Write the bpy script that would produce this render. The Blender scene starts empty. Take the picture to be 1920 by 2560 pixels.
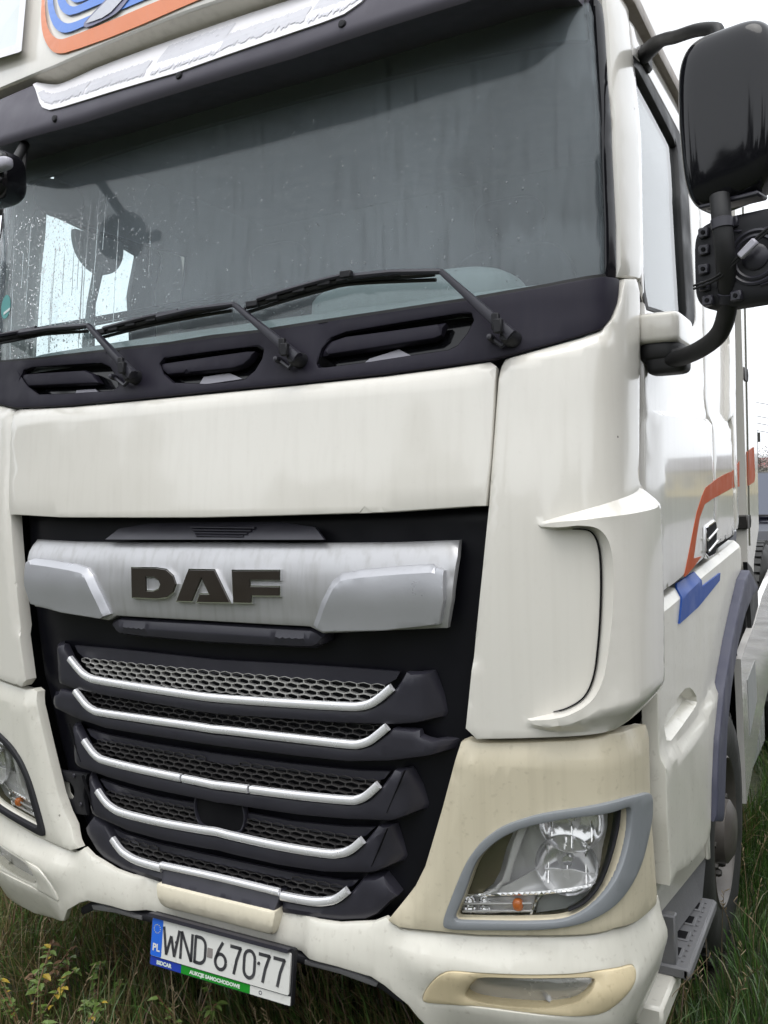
import bpy, bmesh, math, random
import numpy as np
from mathutils import Matrix, Vector
from mathutils.geometry import delaunay_2d_cdt
R = math.radians
random.seed(7); RNG = np.random.default_rng(7)
sc = bpy.context.scene
col = sc.collection

# ------------------------------------------------------------------ camera
CAM = np.array([1.8036, -2.1534, 1.95]); YAW, PIT, ROL, FPX = .50192, -.02848, -.03138, 2260.
_r = np.array([math.cos(YAW), math.sin(YAW), 0.])
CF = np.array([-math.sin(YAW)*math.cos(PIT), math.cos(YAW)*math.cos(PIT), math.sin(PIT)])
_u = np.cross(_r, CF)
CR, CU = math.cos(ROL)*_r+math.sin(ROL)*_u, -math.sin(ROL)*_r+math.cos(ROL)*_u
cd = bpy.data.cameras.new('camera'); cam = bpy.data.objects.new('camera', cd); col.objects.link(cam)
cd.sensor_fit = 'VERTICAL'; cd.sensor_height = 24; cd.lens = 24*FPX/2560; cd.clip_start = .05; cd.clip_end = 3000
cam.matrix_world = Matrix(((CR[0], CU[0], -CF[0], CAM[0]), (CR[1], CU[1], -CF[1], CAM[1]), (CR[2], CU[2], -CF[2], CAM[2]), (0, 0, 0, 1)))
sc.camera = cam

# ------------------------------------------------------------------ sky, sun, exposure
w = bpy.data.worlds.new('World'); sc.world = w; w.use_nodes = True
nt = w.node_tree; nt.nodes.clear()
sky = nt.nodes.new('ShaderNodeTexSky'); sky.sky_type = 'NISHITA'; sky.sun_disc = False
sky.sun_elevation = R(72); sky.sun_rotation = R(155); sky.dust_density = 6; sky.air_density = 1.4
hs = nt.nodes.new('ShaderNodeHueSaturation'); hs.inputs['Saturation'].default_value = .16
mx = nt.nodes.new('ShaderNodeMixRGB'); mx.inputs[0].default_value = .72; mx.inputs[2].default_value = (11.2, 11.6, 12.2, 1)
bg = nt.nodes.new('ShaderNodeBackground'); bg.inputs[1].default_value = .13
wo = nt.nodes.new('ShaderNodeOutputWorld')
nt.links.new(sky.outputs[0], hs.inputs['Color']); nt.links.new(hs.outputs[0], mx.inputs[1])
nt.links.new(mx.outputs[0], bg.inputs[0]); nt.links.new(bg.outputs[0], wo.inputs[0])
sl = bpy.data.lights.new('sun', 'SUN'); sl.energy = .8; sl.angle = R(40); sl.color = (1, .97, .92)
so = bpy.data.objects.new('sun', sl); col.objects.link(so)
so.rotation_euler = (R(18), 0, R(25))
sc.view_settings.view_transform = 'Standard'; sc.view_settings.look = 'None'
sc.view_settings.gamma = 1; sc.view_settings.use_curve_mapping = False
sc.view_settings.exposure = .43
sc.render.engine = 'CYCLES'

# ------------------------------------------------------------------ materials
def mat(name, colr, rough=.5, metal=0., coat=0., spec=.5, var=0., streak=0., scale=6., bump=0., bscale=40., speck=0, dirt=None, dcol=(.16, .13, .09), emit=None):
    m = bpy.data.materials.new(name); m.use_nodes = True; t = m.node_tree; n = t.nodes; b = n['Principled BSDF']
    b.inputs['Roughness'].default_value = rough; b.inputs['Metallic'].default_value = metal
    b.inputs['Coat Weight'].default_value = coat; b.inputs['Coat Roughness'].default_value = .06
    b.inputs['Specular IOR Level'].default_value = spec
    c4 = (*colr, 1); b.inputs['Base Color'].default_value = c4
    tc = n.new('ShaderNodeTexCoord'); src = None
    def noise(sx, sy, sz, sca, det=4):
        mp = n.new('ShaderNodeMapping'); mp.inputs['Scale'].default_value = (sx, sy, sz)
        t.links.new(tc.outputs['Object'], mp.inputs[0])
        q = n.new('ShaderNodeTexNoise'); q.inputs['Scale'].default_value = sca; q.inputs['Detail'].default_value = det
        t.links.new(mp.outputs[0], q.inputs['Vector']); return q
    def ramp(sock, a, bb, lo, hi):
        r = n.new('ShaderNodeMapRange'); r.inputs[1].default_value = a; r.inputs[2].default_value = bb
        r.inputs[3].default_value = lo; r.inputs[4].default_value = hi
        t.links.new(sock, r.inputs[0]); return r
    cur = None
    def mixto(fac, c2):
        nonlocal cur
        x = n.new('ShaderNodeMixRGB'); t.links.new(fac, x.inputs[0])
        if cur is None: x.inputs[1].default_value = c4
        else: t.links.new(cur, x.inputs[1])
        x.inputs[2].default_value = (*c2, 1); cur = x.outputs[0]
    if var:
        q = noise(1, 1, 1, scale); mixto(ramp(q.outputs[0], .35, .75, 0, var).outputs[0], tuple(v*.45 for v in colr))
    if streak:
        q = noise(26, 26, .7, 1.6, 6); mixto(ramp(q.outputs[0], .48, .85, 0, streak).outputs[0], dcol)
    if dirt:
        q = noise(1, 1, 1, 55, 8); mixto(ramp(q.outputs[0], .60, .78, 0, dirt).outputs[0], dcol)
        q2 = noise(1, 1, 1, 2.3, 5); mixto(ramp(q2.outputs[0], .45, .8, 0, dirt*.5).outputs[0], dcol)
    if speck:      # stone chips and insect marks
        vo = n.new('ShaderNodeTexVoronoi'); vo.inputs['Scale'].default_value = 13; t.links.new(tc.outputs['Object'], vo.inputs['Vector'])
        sx = n.new('ShaderNodeSeparateXYZ'); t.links.new(vo.outputs['Color'], sx.inputs[0])
        th = ramp(sx.outputs[0], .72, 1., 0., .085); ls = n.new('ShaderNodeMath'); ls.operation = 'LESS_THAN'
        t.links.new(vo.outputs['Distance'], ls.inputs[0]); t.links.new(th.outputs[0], ls.inputs[1])
        ml = n.new('ShaderNodeMath'); ml.operation = 'MULTIPLY'; ml.inputs[1].default_value = speck; t.links.new(ls.outputs[0], ml.inputs[0]); mixto(ml.outputs[0], (.10, .085, .07))
    if cur is not None: t.links.new(cur, b.inputs['Base Color'])
    if rough > .12:
        q = noise(1, 1, 1, 9, 5); t.links.new(ramp(q.outputs[0], .3, .7, rough*.8, min(1, rough*1.25)).outputs[0], b.inputs['Roughness'])
    if bump:
        q = noise(1, 1, 1, bscale, 6); bp = n.new('ShaderNodeBump'); bp.inputs['Strength'].default_value = bump; bp.inputs['Distance'].default_value = .003
        t.links.new(q.outputs[0], bp.inputs['Height']); t.links.new(bp.outputs[0], b.inputs['Normal'])
    if emit:
        b.inputs['Emission Color'].default_value = (*emit[0], 1); b.inputs['Emission Strength'].default_value = emit[1]
    return m

M = {}
M['flap'] = mat('cream_flap_plastic', (.76, .70, .555), .4, 0, .2, streak=.1, dirt=.15, dcol=(.3, .24, .15))
M['cream'] = mat('cream_paint', (.72, .695, .635), .20, 0, .7, var=.0, streak=.09, dirt=.045, speck=.8, dcol=(.30, .26, .20), scale=2.5)
M['cream_low'] = mat('cream_paint_lower', (.71, .69, .615), .36, 0, .4, var=.06, streak=.10, dirt=.30, dcol=(.22, .18, .13), scale=3, speck=.7)
M['yellowed'] = mat('yellowed_plastic', (.63, .57, .43), .42, 0, .15, var=.10, streak=.20, dirt=.30, dcol=(.20, .16, .09), scale=3)
M['ochre'] = mat('ochre_plastic', (.63, .535, .35), .45, 0, .1, var=.10, streak=.15, dirt=.30, dcol=(.22, .16, .08))
M['surround'] = mat('black_surround', (.006, .006, .009), .35, spec=.25)
M['satin'] = mat('black_satin_plastic', (.027, .026, .036), .36, spec=.55, dirt=.10, dcol=(.06, .055, .05), bump=.04, bscale=300)
M['matte'] = mat('black_matte_plastic', (.012, .012, .015), .6, spec=.4)
M['deep'] = mat('black_recess', (.004, .004, .005), .8, spec=.2)
M['gloss'] = mat('black_gloss_plastic', (.008, .008, .010), .09, spec=.38)
M['cowl'] = mat('black_cowl_plastic', (.020, .018, .028), .46, spec=.18, streak=.08, dcol=(.07, .065, .07))
M['visor'] = mat('grey_black_visor', (.085, .078, .100), .50, spec=.5, streak=.12, dcol=(.09, .085, .09), bump=.06, bscale=400)
M['silver'] = mat('silver_paint', (.47, .47, .48), .36, .5, .15, streak=.40, dcol=(.20, .18, .15), var=.06)
M['silver_wing'] = mat('silver_wing_paint', (.46, .465, .49), .33, .5, .2, var=.05, dirt=.08)
M['trim'] = mat('matt_chrome_trim', (.86, .86, .88), .26, .45, .2)
M['chrome'] = mat('chrome', (.85, .85, .86), .07, 1.)
M['reflector'] = mat('lamp_reflector', (.90, .90, .92), .13, .82, spec=.8)
M['lamp_silver'] = mat('lamp_silver', (.66, .66, .68), .25, .2, spec=.7)
M['dullchrome'] = mat('dull_chrome', (.62, .62, .63), .24, .5, var=.2)
M['letter'] = mat('letter_brown_black', (.028, .022, .017), .35, .2)
M['mesh_light'] = mat('honeycomb_silver', (.58, .57, .55), .4, .5, dirt=.3)
M['mesh_dark'] = mat('honeycomb_dark', (.055, .052, .052), .45, .2, dirt=.3, dcol=(.12, .11, .10))
M['bezel'] = mat('grey_bezel', (.235, .25, .265), .45, .1, dirt=.2, dcol=(.12, .12, .11))
M['rubber'] = mat('rubber', (.010, .010, .011), .55, dirt=.2, dcol=(.03, .03, .028))
M['tyre'] = mat('tyre_rubber', (.016, .016, .015), .62, dirt=.35, dcol=(.05, .055, .035), bump=.3, bscale=60)
M['rim'] = mat('steel_rim', (.12, .11, .10), .45, .4, var=.4, dirt=.4, dcol=(.12, .09, .07), scale=14)
M['fender'] = mat('blue_grey_fender', (.060, .062, .095), .55, dirt=.25, dcol=(.10, .10, .11))
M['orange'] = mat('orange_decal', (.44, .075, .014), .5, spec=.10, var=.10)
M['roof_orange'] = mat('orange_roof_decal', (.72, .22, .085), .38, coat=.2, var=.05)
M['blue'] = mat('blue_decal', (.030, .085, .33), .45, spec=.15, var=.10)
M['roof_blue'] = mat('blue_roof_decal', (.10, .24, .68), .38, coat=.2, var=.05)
M['feather'] = mat('grey_feather_decal', (.55, .56, .62), .4, var=.1)
M['feather_edge'] = mat('dark_feather_decal', (.20, .20, .30), .4)
M['film'] = mat('peeling_grey_film', (.56, .56, .60), .5, dirt=.4, dcol=(.20, .20, .22), scale=8, var=.15)
M['white_strip'] = mat('white_strip_plastic', (.78, .77, .80), .4, coat=.15, dirt=.10)
M['plate'] = mat('plate_white', (.66, .66, .63), .35, dirt=.3, dcol=(.3, .28, .25))
M['plate_ink'] = mat('plate_ink', (.035, .035, .04), .5, dirt=.5, dcol=(.25, .25, .24))
M['plate_blue'] = mat('plate_blue', (.02, .13, .62), .35)
M['strip_blue'] = mat('strip_blue', (.015, .045, .36), .4)
M['strip_green'] = mat('strip_green', (.01, .24, .018), .4)
M['strip_text'] = mat('strip_text', (.62, .70, .62), .5)
M['strip_text_grey'] = mat('strip_text_grey', (.15, .15, .17), .5)
M['star'] = mat('star_yellow', (.65, .55, .08), .5)
M['seal_grey'] = mat('grey_sticker', (.22, .20, .19), .5)
M['step'] = mat('grey_step_plastic', (.15, .15, .155), .55, dirt=.5, dcol=(.20, .18, .15), bump=.3, bscale=120)
M['olive'] = mat('lamp_housing', (.17, .15, .10), .2, .5, var=.4, scale=10)
M['amber'] = mat('amber_bulb', (.62, .16, .03), .2, coat=.5)
M['dash'] = mat('dashboard_grey', (.26, .29, .29), .7, var=.1)
M['curtain'] = mat('cab_back_wall', (.09, .097, .105), .85, var=.15)
M['seat'] = mat('dark_seat', (.02, .022, .025), .85)
M['interior_light'] = mat('light_interior_trim', (.30, .31, .30), .7)
M['pole'] = mat('mossy_pole', (.085, .085, .055), .6, .2, var=.5, scale=14, dirt=.5, dcol=(.05, .07, .02))
M['steel_dark'] = mat('dark_steel', (.05, .048, .045), .5, .6, dirt=.4)
M['tan_under'] = mat('cream_underside', (.62, .585, .50), .4, 0, .2, streak=.25, dcol=(.22, .20, .15))  # roof cream browned down: the underside's shade is put into the colour
M['gutter'] = mat('dirty_gutter', (.30, .26, .22), .5, streak=.5, dcol=(.12, .09, .08))
M['white_side'] = mat('side_paint', (.70, .68, .645), .16, 0, .85, streak=.18, dirt=.10, dcol=(.33, .27, .27))
M['tabgrey'] = mat('pale_grey_tab', (.38, .37, .42), .35, coat=.3)
M['sticker'] = mat('teal_sticker', (.10, .33, .32), .5)
M['sticker_w'] = mat('white_sticker', (.7, .75, .75), .5)

def glass_mat(name, tint, refl_rough=.02, film=None, gain=1.0):
    m = bpy.data.materials.new(name); m.use_nodes = True; t = m.node_tree; n = t.nodes; n.clear()
    out = n.new('ShaderNodeOutputMaterial'); tr = n.new('ShaderNodeBsdfTransparent'); tr.inputs[0].default_value = (*tint, 1)
    gl = n.new('ShaderNodeBsdfGlossy'); gl.inputs['Roughness'].default_value = refl_rough
    fr = n.new('ShaderNodeFresnel'); ge = n.new('ShaderNodeNewGeometry')
    im = n.new('ShaderNodeMapRange'); im.inputs[3].default_value = 1.52; im.inputs[4].default_value = 1/1.52
    t.links.new(ge.outputs['Backfacing'], im.inputs[0]); t.links.new(im.outputs[0], fr.inputs[0])
    ml = n.new('ShaderNodeMath'); ml.operation = 'MULTIPLY'; ml.inputs[1].default_value = gain; ml.use_clamp = True
    t.links.new(fr.outputs[0], ml.inputs[0])
    mixn = n.new('ShaderNodeMixShader'); t.links.new(ml.outputs[0], mixn.inputs[0]); t.links.new(tr.outputs[0], mixn.inputs[1]); t.links.new(gl.outputs[0], mixn.inputs[2])
    last = mixn.outputs[0]
    if film: last = film(m, t, n, last)
    t.links.new(last, out.inputs[0]); return m

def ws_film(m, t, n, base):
    # condensation film and running streaks, thinned where a dark tree reflection is painted in
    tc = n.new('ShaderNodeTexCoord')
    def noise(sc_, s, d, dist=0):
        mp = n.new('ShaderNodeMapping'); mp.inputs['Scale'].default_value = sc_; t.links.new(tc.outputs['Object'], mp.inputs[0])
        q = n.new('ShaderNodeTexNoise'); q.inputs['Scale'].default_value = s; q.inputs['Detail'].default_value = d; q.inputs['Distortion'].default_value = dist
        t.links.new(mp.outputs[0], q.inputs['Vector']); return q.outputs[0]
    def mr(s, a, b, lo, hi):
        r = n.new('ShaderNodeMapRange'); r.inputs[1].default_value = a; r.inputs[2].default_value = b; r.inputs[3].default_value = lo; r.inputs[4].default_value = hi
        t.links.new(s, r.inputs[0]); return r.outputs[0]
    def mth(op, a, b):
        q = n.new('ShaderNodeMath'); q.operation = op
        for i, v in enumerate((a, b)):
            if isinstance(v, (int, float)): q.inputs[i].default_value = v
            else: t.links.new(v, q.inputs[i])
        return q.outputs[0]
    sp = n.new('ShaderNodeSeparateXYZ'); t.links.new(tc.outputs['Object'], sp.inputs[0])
    # elliptical patch of thinner film painting in the tree reflection, around x=.97 z=2.83
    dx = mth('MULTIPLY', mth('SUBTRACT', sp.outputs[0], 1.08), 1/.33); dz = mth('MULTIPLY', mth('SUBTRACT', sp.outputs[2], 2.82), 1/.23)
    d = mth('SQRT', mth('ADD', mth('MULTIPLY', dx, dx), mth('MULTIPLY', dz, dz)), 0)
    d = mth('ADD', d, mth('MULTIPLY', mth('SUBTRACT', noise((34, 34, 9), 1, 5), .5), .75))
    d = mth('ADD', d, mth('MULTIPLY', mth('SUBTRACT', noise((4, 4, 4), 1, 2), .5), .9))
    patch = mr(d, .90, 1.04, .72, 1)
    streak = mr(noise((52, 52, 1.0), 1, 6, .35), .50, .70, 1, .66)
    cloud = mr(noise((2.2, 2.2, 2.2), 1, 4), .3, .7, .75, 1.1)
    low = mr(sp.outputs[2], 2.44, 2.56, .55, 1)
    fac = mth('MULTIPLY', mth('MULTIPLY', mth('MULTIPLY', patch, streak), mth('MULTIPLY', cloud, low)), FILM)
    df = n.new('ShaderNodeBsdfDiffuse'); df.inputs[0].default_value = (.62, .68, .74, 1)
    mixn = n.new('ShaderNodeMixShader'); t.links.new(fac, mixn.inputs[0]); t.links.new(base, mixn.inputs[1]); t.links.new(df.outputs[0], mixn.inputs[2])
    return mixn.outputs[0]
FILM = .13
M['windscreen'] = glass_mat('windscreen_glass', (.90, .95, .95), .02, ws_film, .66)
M['sideglass'] = glass_mat('side_glass', (.92, .95, .95), .02, None, 1.2)
M['lens'] = glass_mat('lamp_lens', (.93, .93, .92), .03, None, 1.0)
def droplet_mat():
    m = bpy.data.materials.new('water_drop'); m.use_nodes = True; b = m.node_tree.nodes['Principled BSDF']
    b.inputs['Transmission Weight'].default_value = 1; b.inputs['Roughness'].default_value = 0; b.inputs['IOR'].default_value = 1.33
    b.inputs['Base Color'].default_value = (1, 1, 1, 1); return m
M['drop'] = droplet_mat()

# ------------------------------------------------------------------ geometry helpers
def ray(u, v): return CF+CR*(u-960)/FPX-CU*(v-1280)/FPX
def at_y(u, v, y): d = ray(u, v); return CAM+d*(y-CAM[1])/d[1]
def at_x(u, v, x): d = ray(u, v); return CAM+d*(x-CAM[0])/d[0]
def at_z(u, v, z): d = ray(u, v); return CAM+d*(z-CAM[2])/d[2]

def link(o, parent=None):
    col.objects.link(o)
    if parent is not None: o.parent = parent
    return o
def tag(o, label=None, cat=None, group=None, kind=None):
    if label: o['label'] = label
    if cat: o['category'] = cat
    if group: o['group'] = group
    if kind: o['kind'] = kind
    return o
def empty(name, loc=(0, 0, 0)):
    o = bpy.data.objects.new(name, None); o.location = loc; o.empty_display_size = .2; return link(o)
def mk(name, verts, faces, m, parent=None, smooth=38, label=None, loc=None):
    me = bpy.data.meshes.new(name)
    verts = np.asarray(verts, float)
    me.from_pydata(verts.tolist(), [], [tuple(int(i) for i in f) for f in faces]); me.validate()
    if m is not None:
        for q in (m if isinstance(m, (list, tuple)) else [m]): me.materials.append(M[q] if isinstance(q, str) else q)
    if smooth:
        me.polygons.foreach_set('use_smooth', [True]*len(me.polygons))
        try: me.set_sharp_from_angle(angle=R(smooth))
        except Exception: pass
    me.update()
    o = bpy.data.objects.new(name, me); link(o, parent)
    if loc is not None: o.location = loc
    if label: o['label'] = label
    return o
def fixn(o):
    bm = bmesh.new(); bm.from_mesh(o.data); bmesh.ops.recalc_face_normals(bm, faces=bm.faces); bm.to_mesh(o.data); bm.free(); return o

class Buf:
    def __init__(s): s.v = []; s.f = []
    def add(s, v, f):
        n = len(s.v); s.v += [tuple(map(float, p)) for p in v]; s.f += [tuple(i+n for i in q) for q in f]; return s
    def box(s, c, h, ax=None, bev=0.):
        c = np.array(c, float); h = np.array(h, float); A = np.eye(3) if ax is None else np.array(ax, float)
        b = min(bev, *(h*.9)) if bev else 0
        if not b:
            v = [c+A.T@(h*np.array(q)) for q in [(-1,-1,-1),(1,-1,-1),(1,1,-1),(-1,1,-1),(-1,-1,1),(1,-1,1),(1,1,1),(-1,1,1)]]
            return s.add(v, [(0,3,2,1),(4,5,6,7),(0,1,5,4),(1,2,6,5),(2,3,7,6),(3,0,4,7)])
        # chamfered box via convex hull of 24 points
        bm = bmesh.new()
        for sx in (-1,1):
            for sy in (-1,1):
                for sz in (-1,1):
                    for k in range(3):
                        q = (h-b)*np.array((sx,sy,sz)); q[k] += b*(sx,sy,sz)[k]
                        bm.verts.new(tuple(c+A.T@q))
        bmesh.ops.convex_hull(bm, input=bm.verts); bm.verts.index_update()
        bmesh.ops.dissolve_limit(bm, angle_limit=.01, verts=bm.verts, edges=bm.edges)
        bm.verts.index_update()
        vs = [tuple(v.co) for v in bm.verts]; fs = [tuple(v.index for v in f.verts) for f in bm.faces]; bm.free()
        return s.add(vs, fs)
    def tube(s, pts, rad, n=12, caps=True, sq=None):
        P = np.array(pts, float); k = len(P); rad = np.broadcast_to(np.array(rad, float), (k,)) if np.ndim(rad) <= 1 else rad
        T = np.gradient(P, axis=0); T /= np.linalg.norm(T, axis=1)[:, None]+1e-12
        ref = np.array([0, 0, 1.]) if abs(T[0][2]) < .9 else np.array([0, 1., 0])
        a = np.cross(T[0], ref); a /= np.linalg.norm(a); V = []; F = []
        for i in range(k):
            a = a-T[i]*np.dot(a, T[i]); a /= np.linalg.norm(a); b = np.cross(T[i], a)
            for j in range(n):
                th = 2*math.pi*j/n; ca, sa = math.cos(th), math.sin(th)
                if sq: ca, sa = math.copysign(abs(ca)**sq, ca), math.copysign(abs(sa)**sq, sa)
                V.append(P[i]+rad[i]*(ca*a+sa*b))
        for i in range(k-1):
            for j in range(n):
                F.append((i*n+j, i*n+(j+1) % n, (i+1)*n+(j+1) % n, (i+1)*n+j))
        if caps: F.append(tuple(range(n))[::-1]); F.append(tuple(range((k-1)*n, k*n)))
        return s.add(V, F)
    def lathe(s, prof, c, ax, n=40):   # prof: (r, h) along axis ax from c
        ax = np.array(ax, float); ax /= np.linalg.norm(ax); c = np.array(c, float)
        a = np.cross(ax, (0, 0, 1.)); 
        if np.linalg.norm(a) < .1: a = np.cross(ax, (1., 0, 0))
        a /= np.linalg.norm(a); b = np.cross(ax, a); V = []; F = []; k = len(prof)
        for r, h in prof:
            for j in range(n):
                th = 2*math.pi*j/n; V.append(c+ax*h+r*(math.cos(th)*a+math.sin(th)*b))
        for i in range(k-1):
            for j in range(n): F.append((i*n+j, i*n+(j+1) % n, (i+1)*n+(j+1) % n, (i+1)*n+j))
        return s.add(V, F)
    def rbox(s, c, h, p=.35, nu=28, nv=18, ax=None, taper=None):   # superellipsoid
        A = np.eye(3) if ax is None else np.array(ax, float); V = []; F = []
        f = lambda q: math.copysign(abs(q)**p, q)
        for i in range(nv+1):
            ph = -math.pi/2+math.pi*i/nv
            for j in range(nu):
                th = 2*math.pi*j/nu
                q = np.array([h[0]*f(math.cos(ph))*f(math.cos(th)), h[1]*f(math.cos(ph))*f(math.sin(th)), h[2]*f(math.sin(ph))])
                if taper: q = taper(q)
                V.append(np.array(c)+A.T@q)
        for i in range(nv):
            for j in range(nu): F.append((i*nu+j, i*nu+(j+1) % nu, (i+1)*nu+(j+1) % nu, (i+1)*nu+j))
        return s.add(V, F)
    def mk(s, name, m, parent=None, smooth=38, label=None, fix=True):
        o = mk(name, s.v, s.f, m, parent, smooth, label)
        if fix:
            fixn(o)
        return o

def crom(pts, n=6, closed=False):
    P = np.array(pts, float); k = len(P); out = []
    for i in range(k if closed else k-1):
        g = lambda j: P[j % k] if closed else P[min(max(j, 0), k-1)]
        a, b, c, d = g(i-1), g(i), g(i+1), g(i+2)
        for t in np.linspace(0, 1, n, endpoint=False):
            out.append(.5*((2*b)+(c-a)*t+(2*a-5*b+4*c-d)*t*t+(3*b-a-3*c+d)*t**3))
    if not closed: out.append(P[-1])
    return np.array(out)
def chaikin(loop, it=1, q=.25):
    P = np.array(loop, float)
    for _ in range(it):
        N = np.roll(P, -1, 0); a = P*(1-q)+N*q; b = P*q+N*(1-q)
        P = np.stack([a, b], 1).reshape(-1, P.shape[1])
    return P

# the cab's outer skin: one plan curve (front - corner - side) slid back with height
_pl = crom([(-.02, 0), (0, 0), (.3, .004), (.6, .019), (.8, .034), (.95, .051), (1.05, .067), (1.12, .084), (1.17, .106), (1.205, .142), (1.230, .208), (1.242, .31), (1.247, .5), (1.251, .8), (1.256, 1.4), (1.259, 2.1), (1.262, 3.2)], 14)
_pl = _pl[_pl[:, 0] >= 0]; _pl[0] = (0, 0)
PXs, PYs = _pl[:, 0], np.maximum.accumulate(_pl[:, 1]+np.arange(len(_pl))*1e-7)
PXs = np.maximum.accumulate(PXs+np.arange(len(_pl))*1e-7)
PS = np.concatenate([[0], np.cumsum(np.hypot(np.diff(PXs), np.diff(PYs)))])
class Surf:
    def __init__(s, zy, zk): s.z, s.y = np.array(zy).T; s.kz, s.k = np.array(zk).T
    def y0(s, z): return np.interp(z, s.zz, s.yy)
    def prep(s):
        c = crom(np.stack([s.z, s.y], 1), 8); s.zz, s.yy = c[:, 0], c[:, 1]; return s
    def base(s, S, Z):
        S = np.asarray(S, float); Z = np.asarray(Z, float); a = np.abs(S)
        k = np.interp(Z, s.kz, s.k)
        return np.stack([np.sign(S)*np.interp(a, PS, PXs)*k, np.interp(a, PS, PYs)+s.y0(Z), Z], -1)
    def nrm(s, S, Z):
        e = .012
        S = np.asarray(S, float); Z = np.asarray(Z, float)
        du = s.base(S+e, Z)-s.base(S-e, Z); dv = s.base(S, Z+e)-s.base(S, Z-e)
        n = np.cross(du, dv); return n/(np.linalg.norm(n, axis=-1, keepdims=True)+1e-12)
    def pt(s, S, Z, off=0.): 
        return s.base(S, Z)+s.nrm(S, Z)*np.asarray(off, float)[..., None]
    def hit(s, u, v, off=0.):
        d = ray(u, v); t = np.linspace(1.2, 9, 4000); P = CAM+t[:, None]*d
        for _ in range(2):
            k = np.interp(P[:, 2], s.kz, s.k); ax = np.abs(P[:, 0])/k-max(off, 0)*0
            ys = np.interp(ax, PXs, PYs)+s.y0(P[:, 2])-off
            ins = (P[:, 1] > ys) & (ax < PXs[-1]) & (P[:, 1]-s.y0(P[:, 2]) > -1)
            i = int(np.argmax(ins)) if ins.any() else len(t)-1
            t = np.linspace(t[max(i-1, 0)], t[i], 50); P = CAM+t[:, None]*d
        p = P[-1]; k = float(np.interp(p[2], s.kz, s.k)); a = abs(p[0])/k; yy = p[1]-float(s.y0(p[2]))
        S_ = np.interp(a, PXs, PS) if a < 1.2 else np.interp(yy+off*0, PYs, PS)
        return (math.copysign(S_, p[0]), p[2])
BODY = Surf([(-.2, .02), (.3, .0), (.45, -.032), (.6, -.042), (.75, -.031), (1.0, -.031), (1.3, -.033), (1.6, -.035), (1.88, -.025), (2.1, .0), (2.26, .02), (2.42, .050), (2.6, .070), (3.0, .118), (3.3, .160), (3.8, .36), (4.4, .52)],
            [(0, .99), (.6, 1), (2.3, 1), (2.6, .998), (2.9, .993), (3.3, .965), (4.4, .90)]).prep()
def H(pts, off=0., S=BODY): return [S.hit(u, v, off) for u, v in pts]
def mir(loop): return [(-a, b) for a, b in loop][::-1]
def symm(half):   # half outline from the centre line round to the centre line
    h = [tuple(p) for p in half]; h[0] = (0., h[0][1]); h[-1] = (0., h[-1][1])
    return h+[(-a, b) for a, b in h[1:-1]][::-1]

def inset_line(line, d, loop, step=.03):
    A = crom(line, 6); T_ = np.gradient(A, axis=0); N = np.stack([-T_[:, 1], T_[:, 0]], 1); N /= np.linalg.norm(N, axis=1)[:, None]+1e-12
    k = len(A)//2; sgn = 1 if inpoly(A[k:k+1]+N[k:k+1]*d*.6, [np.asarray(loop, float)])[0] else -1
    Q = A+N*d*sgn; return Q[bdist(Q, [np.asarray(loop, float)]) > d*.35]
def inpoly(P, loops):
    r = np.zeros(len(P), bool); x, y = P[:, 0], P[:, 1]
    for L in loops:
        L = np.asarray(L)
        for (x1, y1), (x2, y2) in zip(L, np.roll(L, -1, 0)):
            c = ((y1 > y) != (y2 > y))
            if c.any():
                with np.errstate(divide='ignore', invalid='ignore'):
                    r ^= c & (x < (x2-x1)*(y-y1)/(y2-y1+1e-15)+x1)
    return r
def bdist(P, loops):
    P = np.asarray(P, float); d = np.full(len(P), 9.)
    for L in loops:
        L = np.asarray(L)
        for a, b in zip(L, np.roll(L, -1, 0)):
            e = b-a; t = np.clip(((P-a)@e)/(e@e+1e-15), 0, 1); d = np.minimum(d, np.hypot(*(P-(a+t[:, None]*e)).T))
    return d
def dens(L, d):
    out = []
    L = np.asarray(L, float)
    for a, b in zip(L, np.roll(L, -1, 0)):
        k = max(1, int(math.ceil(np.hypot(*(b-a))/d)))
        for i in range(k): out.append(a+(b-a)*i/k)
    return np.array(out)
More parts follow.
